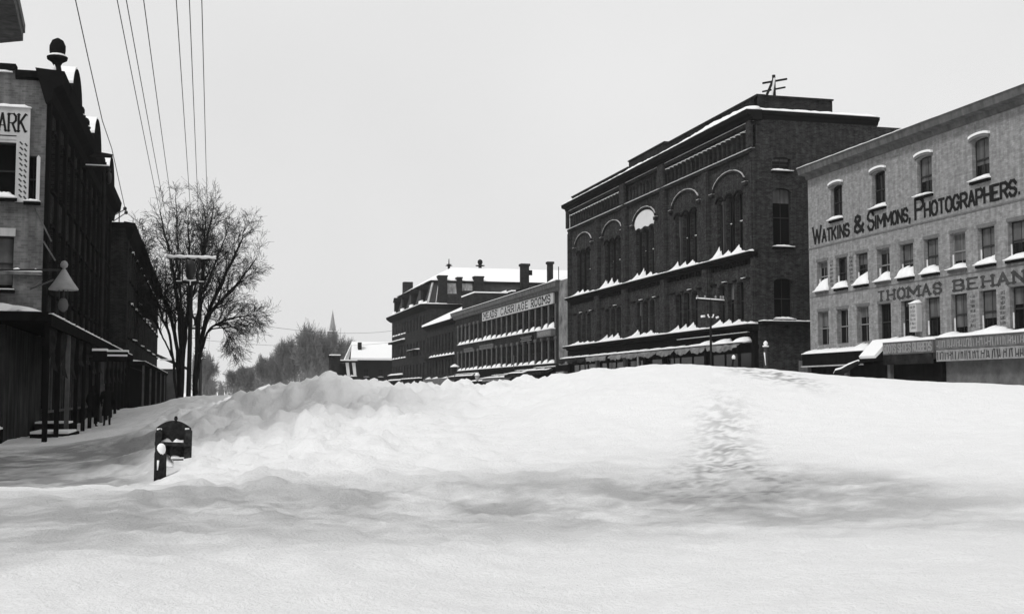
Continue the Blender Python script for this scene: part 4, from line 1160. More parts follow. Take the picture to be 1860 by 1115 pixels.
        mb = MB(); mb.lathe((XL + .1, y + 3.5, 1.0), [(.02, 0), (.035, .03), (.02, .06)], 8); mb.build('handle', CERAM, d_)
    P_ = Fr((-5.75, 38.4, 0), (-1, 0, 0), (0, -1, 0))
    mb = MB(); P_.box(mb, .5, 1.5, .42, 2.7, .003, .07); d_ = mb.build('door', TRIM, root)
    mb = MB(); P_.box(mb, .62, 1.38, 1.5, 2.5, .0701, .08); mb.build('door_glass', GLASS, d_)
    mb = MB()
    for q in range(5): P_.box(mb, 1.9 + q * .55, 1.96 + q * .55, 1.0, 2.9, .003, .06)
    P_.box(mb, 1.85, 4.3, .9, 1.0, .003, .09); P_.box(mb, 1.85, 4.3, 2.9, 3.0, .003, .09); mb.build('window_frame', TRIM2, root)
    mb = MB(); P_.box(mb, 1.85, 4.3, 1.0, 2.9, .001, .002); mb.build('shop_window', GLASS, root)
    # steps and platform with snow
    mb = MB(); mb.box((-14, 37.6, 0), (-5.7, 38.38, .42)); mb.box((-5.3, 41, 0), (-4.1, 44, .18)); mb.box((-5.6, 44.5, 0), (-4.4, 46, .42)); mb.build('step', WOODD, root)
    ms = MB(); G3 = Fr((-5.7, 37.6, 0), (-1, 0, 0), (0, -1, 0)); G3.snow(ms, 0, 8, .421, -.7, .05, lambda u: .14, seed=4); ms.box((-5.3, 41, .181), (-4.15, 43.6, .25)); ms.box((-5.6, 44.5, .421), (-4.5, 45.9, .48)); ms.build('step_snow', SNOW, root)
corner_building()

def dark_row():
    root = thing('dark_row_building', 'soot-dark three storey row building stepping out beyond the corner building', 'building', (-10, 104, 0))
    X2 = -4.75; Y0 = 79.2; LEN = 52; F = Fr((X2, Y0, 0), (0, 1, 0), (1, 0, 0)); S = Fr((X2, Y0, 0), (-1, 0, 0), (0, -1, 0))
    us = [1.8 + 2.7 * k for k in range(19)]
    holes = [(u - .5, u + .5, 8.6, 10.6) for u in us] + [(u - .5, u + .5, 5.0, 7.2) for u in us]
    mb = MB(); F.wall(mb, 0, LEN, 0, 11.8, holes); S.wall(mb, 0, 12, 0, 11.8, [])
    mb.add([(X2, Y0 + LEN, 0), (X2 - 12, Y0 + LEN, 0), (X2 - 12, Y0 + LEN, 11.8), (X2, Y0 + LEN, 11.8)], [(0, 1, 2, 3)])
    mb.build('wall', BRICK2, root)
    for i, u in enumerate(us):
        window(F, root, u, 8.6, 10.6, 1.0, seed=i, hood='darkarch', arch=.2, wallmat=BRICK2); window(F, root, u, 5.0, 7.2, 1.0, seed=i, hood='darkarch', arch=.2, wallmat=BRICK2, snow=.15 if i % 4 == 2 else None)
    mb = MB(); F.prism(mb, [(-.02, 11.0), (.2, 11.2), (.3, 11.6), (.4, 12.1), (-.3, 12.2)], -.02, 36); F.prism(mb, [(-.02, 11.0), (.2, 11.2), (.42, 11.7), (.46, 12.0), (-.3, 12.1)], 36, LEN); S.box(mb, -.3, 12, 11.8, 12.12, -.4, .1)
    mb.build('cornice', TRIM, root)
    mb = MB(); mb.box((X2 + .01, Y0 + 1, 3.2), (X2 + 1.1, Y0 + LEN, 3.45)); mb.build('walk_roof', WOODD, root)
    ms = MB(); G = Fr((X2 + 1.1, Y0 + 1, 0), (0, 1, 0), (1, 0, 0)); G.snow(ms, 0, 50, 3.451, -.9, .03, lambda u: .08 + .06 * math.sin(u), step=.5, seed=3)
    for u, v in ((26, 7.5), (31, 7.5), (14, 8.0)): F.snow(ms, u, u + 1.2, v, 0, .2, lambda q: .12, seed=4)
    ms.build('walk_snow', SNOW, root)
    for k in range(14):
        mb = MB(); y = Y0 + 1.2 + k * 3.6; mb.box((X2 + .95, y - .07, 0), (X2 + 1.08, y + .07, 3.2)); mb.build('walk_post', TRIM2 if k % 3 == 0 else WOODD, root)
    mb = MB(); F.box(mb, .1, LEN, 0, 3.1, -.02, .04); mb.build('shop_front', WOODD, root)
dark_row()

# two flat-topped hanging shop signs over the walk
for k, (y, x0, x1, z, lb) in enumerate(((50.2, -4.25, -3.75, 3.12, 'small dark box sign with a snow cap nearest the corner building'), (57.0, -4.35, -3.35, 3.3, 'wide dark box sign with two snowy edges beyond the first shop sign'))):
    mb = MB(); mb.box((x0, y, z - .42), (x1, y + .6, z)); r_ = mb.build('hanging_sign', WOODD, None, loc=((x0 + x1) / 2, y, z - .4)); tag(r_, lb, 'shop sign', 'box signs over the covered walk')
    ms = MB(); ms.box((x0 - .03, y - .04, z + .001), (x1 + .03, y + .62, z + .09)); ms.build('sign_snow', SNOW, r_)
    mb = MB(); mb.tube([(XL, y + .3, z - .2), (x0, y + .3, z - .2)], .04); mb.build('arm', IRON, r_)
    if k:
        mb = MB(); mb.box((x0, y - .05, z - .2), (x1, y - .002, z - .12)); mb.build('snowy_rim', SNOW, r_)

def low_house():
    root = thing('house', 'low dark house with a sloping snow-dusted roof behind the far poles on the left', 'house', (-4, 141, 0))
    mb = MB(); mb.box((-9, 136, 0), (-2.3, 146, 4.0)); mb.build('wall', mat('grey_clapboard', .06, .9, var=.5, scale=.8), root)
    mb = MB(); mb.hexa([(-9, 135.6, 7.2), (-1.8, 135.6, 4.0), (-1.8, 146.4, 4.0), (-9, 146.4, 7.2), (-9, 135.6, 7.45), (-1.8, 135.6, 4.2), (-1.8, 146.4, 4.2), (-9, 146.4, 7.45)]); mb.build('roof', SLATE, root)
    ms = MB(); ms.box((-4.6, 135.3, 4.9), (-2.1, 135.8, 5.05)); ms.build('roof_snow', SNOW, root)
low_house()

# eaves corner of the nearer building, top left
def near_eaves():
    a = at_z(42, 75, 12.0); b = at_z(25, 0, 12.0); c = at_z(0, 79, 12.0)
    root = thing('near_building', 'dark roof eaves of the nearest building cutting the upper left corner', 'building', (a.x - 6, a.y - 6, 0))
    d1 = (b - a).normalized(); d2 = (c - a).normalized()
    A = a; B = a + d1 * 16; C = a + d2 * 10; Dd = a + d1 * 16 + d2 * 10
    def lift(p, z): return (p.x, p.y, z)
    mb = MB(); mb.hexa([lift(p, 12.0) for p in (A, B, Dd, C)] + [lift(p, 12.25) for p in (A, B, Dd, C)])
    in1 = [A + (d1 + d2) * .12, B + d2 * .12, Dd, C + d1 * .12]
    mb.build('soffit', TRIM2, root)
    mb = MB(); out = [A - (d1 + d2) * .06, B - d2 * .06, Dd, C - d1 * .06]; mb.hexa([lift(p, 12.252) for p in out] + [lift(p, 12.5) for p in out]); mb.build('roof_edge', BOARDD, root)
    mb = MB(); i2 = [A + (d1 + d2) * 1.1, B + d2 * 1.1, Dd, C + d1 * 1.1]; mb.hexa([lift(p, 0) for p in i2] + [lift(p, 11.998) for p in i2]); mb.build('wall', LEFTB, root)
near_eaves()

# ------------------------------------------------------------------ lamps, poles, wires
def arc_lamp():
    x, y = -4.3, 40.0
    root = thing('arc_lamp', 'arc lamp with a wide snowy conical hood on an iron arm at the corner', 'street lamp', (x, y, 4.0))
    mb = MB(); mb.lathe((x, y, 4.68), [(.44, 0), (.45, .03), (.30, .24), (.14, .50), (.06, .64), (.03, .66)], 24); mb.build('lamp_hood', LAMPW, root, smooth=True)
    mb = MB(); mb.lathe((x, y, 5.3), [(.05, 0), (.04, .06), (.10, .1), (.12, .18), (.08, .27), (.02, .3)], 12); mb.build('finial', LAMPW, root, smooth=True)
    mb = MB(); mb.lathe((x, y, 4.0), [(.05, 0), (.13, .08), (.155, .2), (.13, .34), (.07, .42)], 14); mb.build('lamp_globe', mat('lamp_globe', .12, .3), root, smooth=True)
    mb = MB(); mb.tube([(x - .12, y, 4.05), (x - .13, y, 4.7)], .015); mb.tube([(x + .12, y, 4.05), (x + .13, y, 4.7)], .015); mb.tube([(x, y, 3.98), (x, y, 4.7)], .03); mb.build('lamp_frame', IRON, root)
    mb = MB(); mb.tube([(x, y, 5.3), (x - .4, y, 5.3), (-9, y + 1, 5.28)], .03); mb.tube([(x - .3, y, 5.0), (x - 1.5, y + 4, 5.0), (XL, 47, 5.6)], .025); mb.build('arm', IRON, root)
arc_lamp()

def utility_pole(x, y, label, tz=8.95, lamp=True, full=True):
    root = thing('utility_pole', label, 'utility pole', (x, y, 0), 'poles along the left kerb')
    mb = MB(); mb.tube([(x, y, 0), (x + .03, y, 4), (x + .05, y, tz + .1)], [.14, .12, .1], 10); mb.build('pole', POLEW, root, smooth=True)
    mb = MB(); mb.box((x - 1.27, y - .17, tz - .14), (x + 1.32, y - .05, tz)); o = mb.build('crossarm', POLEW, root)
    ms = MB(); ms.tube([(x - 1.3 + 2.65 * q / 14, y - .13, tz - .01 + .02 * math.sin(q * 2.3)) for q in range(15)], [.10 + .02 * math.sin(q * 1.9) for q in range(15)], 8); ms.build('crossarm_snow', SNOW, o, smooth=True)
    for dx in (-1.2, -.95, -.65, .15, .5, .95, 1.22):
        mb = MB(); mb.lathe((x + dx, y - .11, tz + .02), [(.02, 0), (.02, .12), (.05, .14), (.055, .2), (.03, .25)], 8); mb.build('insulator', CERAM, o, smooth=True)
    mb = MB(); mb.box((x - .75, y - .16, tz - 1.5), (x + .75, y - .06, tz - 1.38)); o = mb.build('lower_arm', POLEW, root)
    ms = MB(); ms.box((x - .75, y - .16, tz - 1.378), (x - .42, y - .06, tz - 1.33)); ms.box((x + .42, y - .16, tz - 1.378), (x + .73, y - .06, tz - 1.33)); ms.build('arm_snow', SNOW, o)
    mb = MB(); mb.lathe((x, y - .38, tz - 1.25), [(.1, 0), (.23, .1), (.27, .4), (.27, .75), (.2, .98), (.05, 1.05)], 14); mb.build('transformer', IRON, root, smooth=True)
    mb = MB()
    for s in (-1, 1): mb.box((x + s * .42 - .035, y - .2, tz - 1.45), (x + s * .42 + .035, y - .16, tz - .1))
    mb.tube([(x - .4, y - .3, tz - 1.35), (x, y - .45, tz - 1.42), (x + .4, y - .3, tz - 1.35)], .03); mb.build('hanger', IRON, root)
    ms = MB(); ms.tube([(x - .3, y - .4, tz - 1.3), (x, y - .5, tz - 1.36), (x + .3, y - .4, tz - 1.3)], .045); ms.tube([(x, y - .5, tz - 1.4), (x, y - .5, tz - 1.6)], .035); ms.build('hanger_snow', SNOW, root, smooth=True)
    return root
poles = [(-.82, 69, 'nearest utility pole with a snow-laden crossarm in front of the elm'), (-.75, 119, 'second utility pole, half as large, behind the nearest one'),
         (-.6, 170, 'third utility pole in the line, small beyond the second'), (-.5, 225, 'farthest small utility pole at the end of the line')]
for x, y, lb in poles: utility_pole(x, y, lb)

WIREM = mat('wire', .07, .5)
def wire(a, b, sag, label, rad=.013, n=24, group='wires'):
    a, b = Vector(a), Vector(b)
    pts = [a + (b - a) * (i / n) + Vector((0, 0, -4 * sag * (i / n) * (1 - i / n))) for i in range(n + 1)]
    mb = MB(); mb.tube(pts, rad, 5)
    o = mb.build('wire', WIREM, None, loc=a); tag(o, label, 'wire', group); return o
LW = ['leftmost long wire running down to the nearest pole crossarm', 'second long wire from the left, close beside the leftmost one', 'single long wire between the left pair and the right three',
      'left one of the three close wires right of the gap', 'middle one of the three close wires right of the gap', 'rightmost long wire, dropping almost straight to the crossarm']
for (px, dx), lb in zip(((220, -1.2), (236, -.95), (266, -.65), (323, .15), (346, .5), (368, .95)), LW):
    p0 = Vector((-.82 + dx, 68.9, 9.18))
    q = at_z(px, 0, 9.6)
    d = (q - p0); e = p0 + d * ((68.9 + 12) / (68.9 - q.y)); e.z = 9.9
    wire(p0, e, .35, lb, rad=.010, n=40)
for i in range(3):
    for dx, nm in ((-1.2, 'left'), (-.65, 'centre left'), (.5, 'centre right'), (1.22, 'right')):
        a = poles[i]; b = poles[i + 1]
        wire((a[0] + dx, a[1], 9.18), (b[0] + dx, b[1], 9.18), .5, '%s wire strung between the %s and the %s pole' % (nm, ('nearest', 'second', 'third')[i], ('second', 'third', 'farthest')[i]), rad=.014, group='wires between poles')
# roof bracket wire on the left
e1 = at_dist(228, 383, 80.0)
q = at_dist(186, 220, 58.0); q2 = at_dist(137, 0, 44.0)
mb = MB(); mb.tube([e1, at_dist(212, 310, 70), at_dist(203, 270, 65.0), q, at_dist(160, 105, 50), q2, at_dist(128, -50, 42)], .02, 5)
tag(mb.build('wire', WIREM, None, loc=e1), 'wire slanting down past the dark parapet to the roof bracket', 'wire', 'wires')
root = thing('wire_bracket', 'iron wire bracket with two black insulators on the dark row roof', 'bracket', (-5.6, 80.5, 12.1))
b0 = at_dist(216, 422, 80.5); b1 = at_dist(217, 372, 80.5)
mb = MB(); mb.tube([b0, b1], .035)
for (a, c) in (((206, 392), (228, 380)), ((206, 402), (230, 386))): mb.tube([at_dist(*a, 80.6), at_dist(*c, 80.2)], .03)
mb.build('frame', IRON, root)
for c in ((227, 379), (229, 386)):
    mb = MB(); p = at_dist(*c, 80.2); mb.lathe((p.x, p.y, p.z - .12), [(.05, 0), (.11, .05), (.11, .17), (.05, .24)], 8); mb.build('insulator', IRON, root, smooth=True)
wire(at_dist(229, 386, 80.2), (-2.0, 92, 12.0), .1, 'short wire from the roof bracket into the elm branches', rad=.015)
wire((-.4, 119, 8.9), (XR, 200, 12), 1.2, 'faint upper wire crossing the street to the mansard building', rad=.02)
wire((-.4, 170, 8.6), (XR, 200, 10), .9, 'faint lower wire crossing the street beyond the poles', rad=.02)

def tall_bracket_pole():
    x, y = -4.75, 60.0
    root = thing('telegraph_pole', 'dark telegraph pole hugging the corner building, its two arms and lantern against the sky', 'utility pole', (x, y, 0))
    mb = MB(); mb.tube([(x, y, 0), (x, y, 12.4)], [.12, .09], 8); mb.build('pole', POLEW, root)
    mb = MB(); mb.box((x - 1.2, y - .1, 12.62), (x + .35, y + .05, 12.78)); mb.hexa([(x - 1.2, y - .1, 12.8), (x + .3, y - .1, 12.78), (x + .3, y, 12.78), (x - 1.2, y, 12.8), (x - 1.2, y - .1, 12.98), (x + .2, y - .1, 12.8), (x + .2, y, 12.8), (x - 1.2, y, 12.98)]); mb.build('upper_arm', POLEW, root)
    mb = MB(); mb.box((x - 1.0, y - .1, 12.1), (x + .25, y + .05, 12.2)); mb.build('lower_arm', POLEW, root)
    ms = MB(); ms.box((x - 1.0, y - .12, 12.201), (x + .2, y + .06, 12.25)); ms.build('arm_snow', SNOW, root)
    mb = MB(); mb.lathe((x + .2, y - .05, 11.35), [(.03, 0), (.11, .08), (.13, .3), (.11, .5), (.03, .58), (.09, .64), (.09, .72), (.02, .76)], 10); mb.build('lantern', IRON, root, smooth=True)
tall_bracket_pole()

def phone_pole():
    x, y = 24.0, 55.0
    root = thing('telephone_pole', 'thin telephone pole with a snow-lined crossarm in front of the large brick block', 'utility pole', (x, y, 0))
    mb = MB(); mb.tube([(x, y, 0), (x, y, 6.05)], [.07, .05], 8); mb.build('pole', POLEW, root)
    mb = MB(); mb.hexa([(x - .72, y - .05, 5.98), (x + .72, y - .05, 5.9), (x + .72, y + .05, 5.9), (x - .72, y + .05, 5.98), (x - .72, y - .05, 6.06), (x + .72, y - .05, 5.98), (x + .72, y + .05, 5.98), (x - .72, y + .05, 6.06)]); o = mb.build('crossarm', POLEW, root)
    ms = MB(); ms.tube([(x - .74, y, 6.08), (x - .2, y, 6.04), (x + .3, y, 6.02), (x + .73, y, 6.0)], [.04, .05, .045, .05], 6); ms.build('arm_snow', SNOW, o, smooth=True)
    for dx in (-.68, -.28, .28, .55, .68):
        mb = MB(); mb.lathe((x + dx, y, 6.06), [(.02, 0), (.05, .06), (.05, .12), (.02, .16)], 8); mb.build('insulator', CERAM, o)
    mb = MB(); mb.tube([(x - .45, y, 5.15), (x, y, 5.05), (x + .38, y, 5.15)], .025); o = mb.build('lower_bracket', IRON, root)
    ms = MB(); ms.tube([(x - .5, y, 5.18), (x - .3, y, 5.2)], .06); ms.tube([(x - .14, y, 5.3), (x - .1, y, 5.16), (x + .12, y, 5.16), (x + .16, y, 5.3)], .035); ms.tube([(x + .28, y, 5.12), (x + .42, y, 5.18)], .05); ms.tube([(x, y, 4.95), (x, y, 5.08)], .05); ms.build('bracket_snow', SNOW, o, smooth=True)
phone_pole()

def street_lamp(x, y, ztop, label, s=1.0, big=True):
    root = thing('street_lamp', label, 'street lamp', (x, y, 0), 'lantern posts along the right kerb')
    g = ztop
    mb = MB(); mb.lathe((x, y, 0), [(.11 * s, 0), (.06 * s, .8), (.045 * s, 1.6), (.04 * s, g - 1.15 * s), (.09 * s, g - 1.12 * s), (.05 * s, g - 1.0 * s)], 10); mb.build('post', IRON if big else WOODD, root, smooth=True)
    mb = MB(); mb.lathe((x, y, g - 1.0 * s), [(.12 * s, 0), (.24 * s, .45 * s), (.24 * s, .47 * s)], 6); mb.build('lantern', LAMPG if not big else mat('dark_glass', .03, .3), root)
    mb = MB(); mb.lathe((x, y, g - .53 * s), [(.5 * s if big else .27 * s, 0), (.44 * s if big else .25 * s, .08 * s), (.12 * s, .26 * s), (.05 * s, .3 * s)], 16); o = mb.build('snow_cap', SNOW, root, smooth=True)
    mb = MB(); mb.lathe((x, y, g - .23 * s), [(.04 * s, 0), (.11 * s, .06 * s), (.03 * s, .16 * s), (.02 * s, .23 * s)], 8); mb.build('finial', IRON, root, smooth=True)
street_lamp(22.47, 110, 4.3, 'lamp post with a broad snowy hood before the gabled building', .9)
street_lamp(24.6, 110, 3.55, 'small pale lantern post just right of the broad-hooded lamp', 1.0, False)

def ornamental_post(x, y, zt, label):
    root = thing('lamp_post', label, 'post', (x, y, 0), 'posts before the brick block')
    mb = MB(); mb.lathe((x, y, 0), [(.17, 0), (.12, 1.5), (.10, zt - .75), (.07, zt - .3), (.05, zt - .2)], 12); mb.build('shaft', SLATE, root, smooth=True)
    mb = MB(); mb.lathe((x, y, zt - .24), [(.14, 0), (.15, .06), (.07, .08), (.10, .14), (.10, .2), (.03, .28)], 12); mb.build('cap', SNOW, root, smooth=True)
    ms = MB(); ms.tube([(x - .1, y - .06, zt - .5), (x - .06, y - .1, zt - 1.1)], [.035, .02]); ms.build('clinging_snow', SNOW, root, smooth=True)
ornamental_post(25.45, 52, 3.85, 'thick ornamental post at the corner of the large brick block')
mb = MB(); mb.tube([(23.8, 52, 0), (23.75, 52, 2.7), (23.82, 52, 3.05)], [.06, .05, .05], 8); root = mb.build('hitching_post', WOODD, None, loc=(23.8, 52, 0)); tag(root, 'short thin hitching post with a ball of snow on top', 'post')
ms = MB(); ms.lathe((23.82, 52, 3.03), [(.07, 0), (.09, .07), (.07, .15), (.01, .2)], 10); ms.build('snow_cap', SNOW, root, smooth=True)

# telephone frame on the roof
root = thing('roof_wire_frame', 'leaning wooden wire frame with two crossarms on the brick block roof', 'wire frame', (36.3, 72, 19.2))
mb = MB(); mb.tube([(36.1, 72, 22.35), (36.15, 72, 19.2)], .11, 8); mb.build('post', POLEW, root)
mb = MB(); mb.tube([(36.05, 72, 22.0), (34.95, 72, 19.6)], .09, 8); mb.build('brace', POLEW, root)
mb = MB(); mb.tube([(36.1, 71.9, 22.1), (35.25, 71, 19.6)], .07, 8); mb.build('brace', WHITEW, root)
mb = MB(); mb.tube([(35.3, 72, 21.75), (37.05, 72, 22.15)], .07, 6); mb.build('crossarm', POLEW, root)
mb = MB(); mb.tube([(35.3, 72.05, 21.2), (36.95, 72.05, 21.6)], .06, 6); mb.build('crossarm', POLEW, root)

# ------------------------------------------------------------------ curved-back box half filled with snow, and the snowy post in front
def trough():
    WOODD = mat('worn_box_wood', .028, .9, var=1.0, scale=14, streak=.6, bump=.01, bscale=40)
    y = 21.6; g = gz(-.5, 21.5)
    root = thing('snow_filled_box', 'dark wooden box with a curved back and snow inside, sunk in the drift', 'box', (-.5, y, .4))
    F = Fr((-.785, y, 0), (1, 0, 0), (0, -1, 0)); W = .585
    top = [(W * k / 12, .79 + .22 * math.sin(math.pi * (.12 + .78 * k / 12)) ** .8) for k in range(13)]
    mb = MB(); F.slab(mb, [(W, .40), (0, .40)] + top, -.34, -.29); mb.build('back_panel', WOODD, root)
    mb = MB(); mb.lathe((-.46, y + .3, .965), [(.03, 0), (.02, .05), (.035, .07), (.02, .12)], 8); mb.build('knob', WOODD, root, smooth=True)
    mb = MB(); F.slab(mb, [(W - .12, .36), (W + .015, .38), (W + .02, .83), (W - .02, .865), (W - .1, .85)], -.30, -.02); mb.build('side_panel', WOODD, root)
    mb = MB(); F.slab(mb, [(0, .34), (.05, .34), (.11, .80), (.09, .88), (.03, .86), (-.005, .80)], -.30, -.0); mb.build('side_panel', WOODD, root)
    mb = MB(); F.slab(mb, [(-.01, .66), (W, .635), (W, .57), (-.01, .60)], -.03, .04); mb.build('front_rail', WOODD, root)
    mb = MB(); F.slab(mb, [(.24, .36), (.3, .33), (W - .12, .33), (W - .12, .57), (.24, .57)], -.22, -.12); mb.build('floor_board', WOODD, root)
    ms = MB(); F.snow(ms, .08, W - .12, .60, -.29, -.03, lambda u: .13 + .05 * math.sin(u * 17) + .03 * math.sin(u * 41), step=.02, nw=6, lean=.3, seed=2)
    F.snow(ms, .10, .30, .22, -.33, .02, lambda u: .33 - .5 * abs(u - .18), step=.02, lean=.7, seed=5); F.snow(ms, .26, .40, .36, -.11, .0, lambda u: .13, step=.02, lean=.6, seed=7); F.snow(ms, .40, .48, .36, -.11, .0, lambda u: .06, step=.02, seed=8)
    F.snow(ms, .02, .10, .855, -.2, .0, lambda u: .05, step=.02, seed=8); F.snow(ms, W - .10, W - .03, .855, -.25, -.05, lambda u: .035, step=.02, seed=9)
    ms.build('snow_fill', SNOW, root, smooth=True)
trough()
x, y = -.675, 20.95; g = gz(x, y)
mb = MB(); mb.lathe((x, y, g - .3), [(.1, 0), (.098, .72), (.08, .8), (.05, .83)], 14); root = mb.build('post', MATS['worn_box_wood'], None, loc=(x, y, g), smooth=True); tag(root, 'short round post plastered with snow just in front of the snow-filled box', 'post')
ms = MB(); zt = g + .52; ms.lathe((x + .012, y - .03, zt - .38), [(.015, .06), (.035, .1), (.05, .18), (.066, .28), (.072, .36), (.06, .42), (.03, .45), (.01, .455)], 12); ms.build('snow_cap', SNOW, root, smooth=True)
ms = MB(); ms.tube([(x - .03, y - .085, zt - .2), (x - .04, y - .098, zt - .36)], [.022, .008]); ms.build('snow_streak', SNOW, root, smooth=True)

# ------------------------------------------------------------------ people
def person(x, y, z, rz, label, h=1.72, hat=True, stride=.12):
    root = thing('person', label, 'person', (x, y, z), 'people on the cleared walk')
    s = h / 1.72
    J = {}
    V = []; E_ = []; Rr = []
    def v(p, r): V.append(Vector(p) * s); Rr.append(r * s); return len(V) - 1
    def e(*a):
        for p, q in zip(a[:-1], a[1:]): E_.append((p, q))
    pel = v((0, 0, .93), .13); wa = v((0, 0, 1.12), .125); ch = v((0, -.01, 1.32), .15); nb = v((0, 0, 1.46), .07); nk = v((0, 0, 1.5), .055); h1 = v((0, -.015, 1.58), .085); h2 = v((0, -.01, 1.66), .075); h3 = v((0, 0, 1.70), .05)
    e(pel, wa, ch, nb, nk, h1, h2, h3)
    nose = v((0, -.11, 1.575), .014); e(h1, nose)
    for sd in (-1, 1):
        hp = v((sd * .09, 0, .88), .095); kn = v((sd * .10, -.02 * sd - .03, .48), .062); an = v((sd * .105, stride * sd * .5 + .02, .1), .045); hl = v((sd * .11, stride * sd * .5 - .02, .05), .05); to = v((sd * .13, stride * sd * .5 - .17, .035), .04)
        e(pel, hp, kn, an, hl, to)
        sh = v((sd * .17, 0, 1.40), .075); el = v((sd * .25, .03, 1.12), .052); wr = v((sd * .22, -.06, .93), .034); pa = v((sd * .21, -.09, .87), .036)
        e(ch, sh, el, wr, pa)
        for k in range(4):
            f1 = v((sd * (.225 - .004 * k), -.065 - .018 * k, .815), .0095); f2 = v((sd * (.21 - .004 * k), -.072 - .018 * k, .78 + .006 * abs(k - 1.4)), .008); e(pa, f1, f2)
        t1 = v((sd * .195, -.135, .855), .010); t2 = v((sd * .19, -.15, .825), .008); e(pa, t1, t2)
    me = bpy.data.meshes.new('body'); me.from_pydata([tuple(p) for p in V], E_, []); o = bpy.data.objects.new('body', me); col.objects.link(o)
    sk = o.modifiers.new('s', 'SKIN'); sub = o.modifiers.new('u', 'SUBSURF'); sub.levels = 1; sub.render_levels = 1
    for i, r in enumerate(Rr): me.skin_vertices[0].data[i].radius = (r, r)
    me.skin_vertices[0].data[0].use_root = True
    dg = bpy.context.evaluated_depsgraph_get(); m2 = bpy.data.meshes.new_from_object(o.evaluated_get(dg))
    o.modifiers.clear(); o.data = m2; m2.materials.clear(); m2.materials.append(mat('dark_clothes', .012, .95)); m2.polygons.foreach_set('use_smooth', [True] * len(m2.polygons))
    o.parent = root
    def child(mb, nm, m_, sm=True):
        c = mb.build(nm, m_, None, loc=(0, 0, 0), smooth=sm); c.parent = root; return c
    mb = MB(); n = 20; rings = [(.20, .17, .42), (.195, .165, .60), (.175, .15, .85), (.16, .14, 1.08), (.19, .15, 1.28), (.205, .13, 1.38), (.12, .095, 1.45), (.075, .075, 1.5)]
    for rx, ry, zz in rings:
        for k in range(n):
            a = 2 * math.pi * k / n; f = 1 + .04 * math.sin(a * 5 + zz * 3) * (1 if zz < 1 else .2); mb.v.append((rx * f * math.cos(a) * s, ry * f * math.sin(a) * s, zz * s))
    for i in range(len(rings) - 1):
        for k in range(n): a = i * n + k; b = i * n + (k + 1) % n; mb.f.append((a, b, b + n, a + n))
    for sd in (-1, 1): mb.tube([Vector((sd * .17, 0, 1.40)) * s, Vector((sd * .25, .03, 1.12)) * s, Vector((sd * .222, -.05, .95)) * s], [.09 * s, .07 * s, .055 * s], 10)
    child(mb, 'overcoat', CLOTH)
    mb = MB(); mb.lathe((0, 0, 1.64 * s), [(.15, 0), (.15, .012), (.095, .02), (.092, .10), (.07, .135), (.02, .14)], 18); child(mb, 'hat', CLOTH)
    mb = MB()
    for sd in (-1, 1): mb.lathe((sd * .032 * s, -.088 * s, 1.598 * s), [(.004, -.008), (.01, 0), (.004, .008)], 8)
    child(mb, 'eyes', mat('eye', .3, .4))
    root.rotation_euler = (0, 0, rz)
    return root
person(-3.87, 53, gz(-3.87, 53) - .01, R(185), 'person in long dark overcoat and hat standing on the walk, right-hand one', 1.70)
person(-4.45, 53.3, gz(-4.45, 53.3) - .01, R(165), 'person in dark clothes half lost in shadow, left of the other person', 1.66, stride=.2)

# ------------------------------------------------------------------ trees
def grow(seed, H, trunks, spread, maxlev, twig, base, lean=(0, 0), minr=.008, droop=.0, nb=(3, 5), n0=8):
    rnd = random.Random(seed)
    T = MB(); C = MB()
    def br(p, d, L, r, lev):
        seg = 5 if lev < 2 else 3
        pts = [p.copy()]; rr = [r]; dirs = []
        q = p.copy(); dd = d.copy()
        for i in range(seg):
            dd = (dd + Vector((rnd.gauss(0, .09), rnd.gauss(0, .09), rnd.gauss(0, .05) + (.05 if lev < 2 else -droop)))).normalized()
            q = q + dd * (L / seg); pts.append(q.copy()); rr.append(max(minr, r * (1 - .62 * (i + 1) / seg))); dirs.append(dd.copy())
        (T if lev < 3 else C).tube(pts, rr, n0 if lev == 0 else (6 if lev == 1 else 4 if lev == 2 else 3), caps=False)
        if lev >= maxlev: return
        k = rnd.randint(*nb) + (2 if lev in (1, 2) else 0)
        for j in range(k):
            t = .3 + .7 * (j + rnd.random()) / k if lev else .45 + .55 * (j + rnd.random()) / k
            i = min(seg - 1, int(t * seg)); f = t * seg - i; f = min(max(f, 0), 1)
            pp = pts[i].lerp(pts[i + 1], f); pr = rr[i] * (1 - f) + rr[i + 1] * f
            a = rnd.random() * 2 * math.pi; u = dirs[i].orthogonal().normalized(); vv = dirs[i].cross(u)
            ang = (spread if lev < 2 else .55 + .35 * rnd.random())
            nd = (dirs[i] * math.cos(ang) + (u * math.cos(a) + vv * math.sin(a)) * math.sin(ang) + Vector((0, 0, .12 if lev < 3 else -.1 * (droop > 0)))).normalized()
            br(pp, nd, L * (.55 + .22 * rnd.random()), max(minr, pr * .68), lev + 1)
        br(pts[-1], dirs[-1], L * .62, rr[-1], lev + 1)
    for (ox, oy, dx, dy, L, r) in trunks:
        br(Vector(base) + Vector((ox, oy, 0)), Vector((dx, dy, 1)).normalized(), L, r, 0)
    return T, C
def tree(seed, base, label, H, trunks, spread=.42, maxlev=5, m=BARK, cat='tree', name='bare_tree', group=None, width=None, **kw):
    T, C = grow(seed, H, trunks, spread, maxlev, 0, base, **kw)
    zs = [v[2] for v in C.v]; k = H / np.percentile(zs, 99.7)
    if width:
        xs = sorted(v[0] - base[0] for v in C.v); kw_ = width / (xs[int(len(xs) * .99)] - xs[int(len(xs) * .01)])
    else: kw_ = k
    for M_ in (T, C): M_.v = [(base[0] + (v[0] - base[0]) * kw_, base[1] + (v[1] - base[1]) * kw_, v[2] * k) for v in M_.v]
    root = thing(name, label, cat, base, group)
    T.build('trunk', m, root, smooth=True); C.build('crown', m, root)
    return root
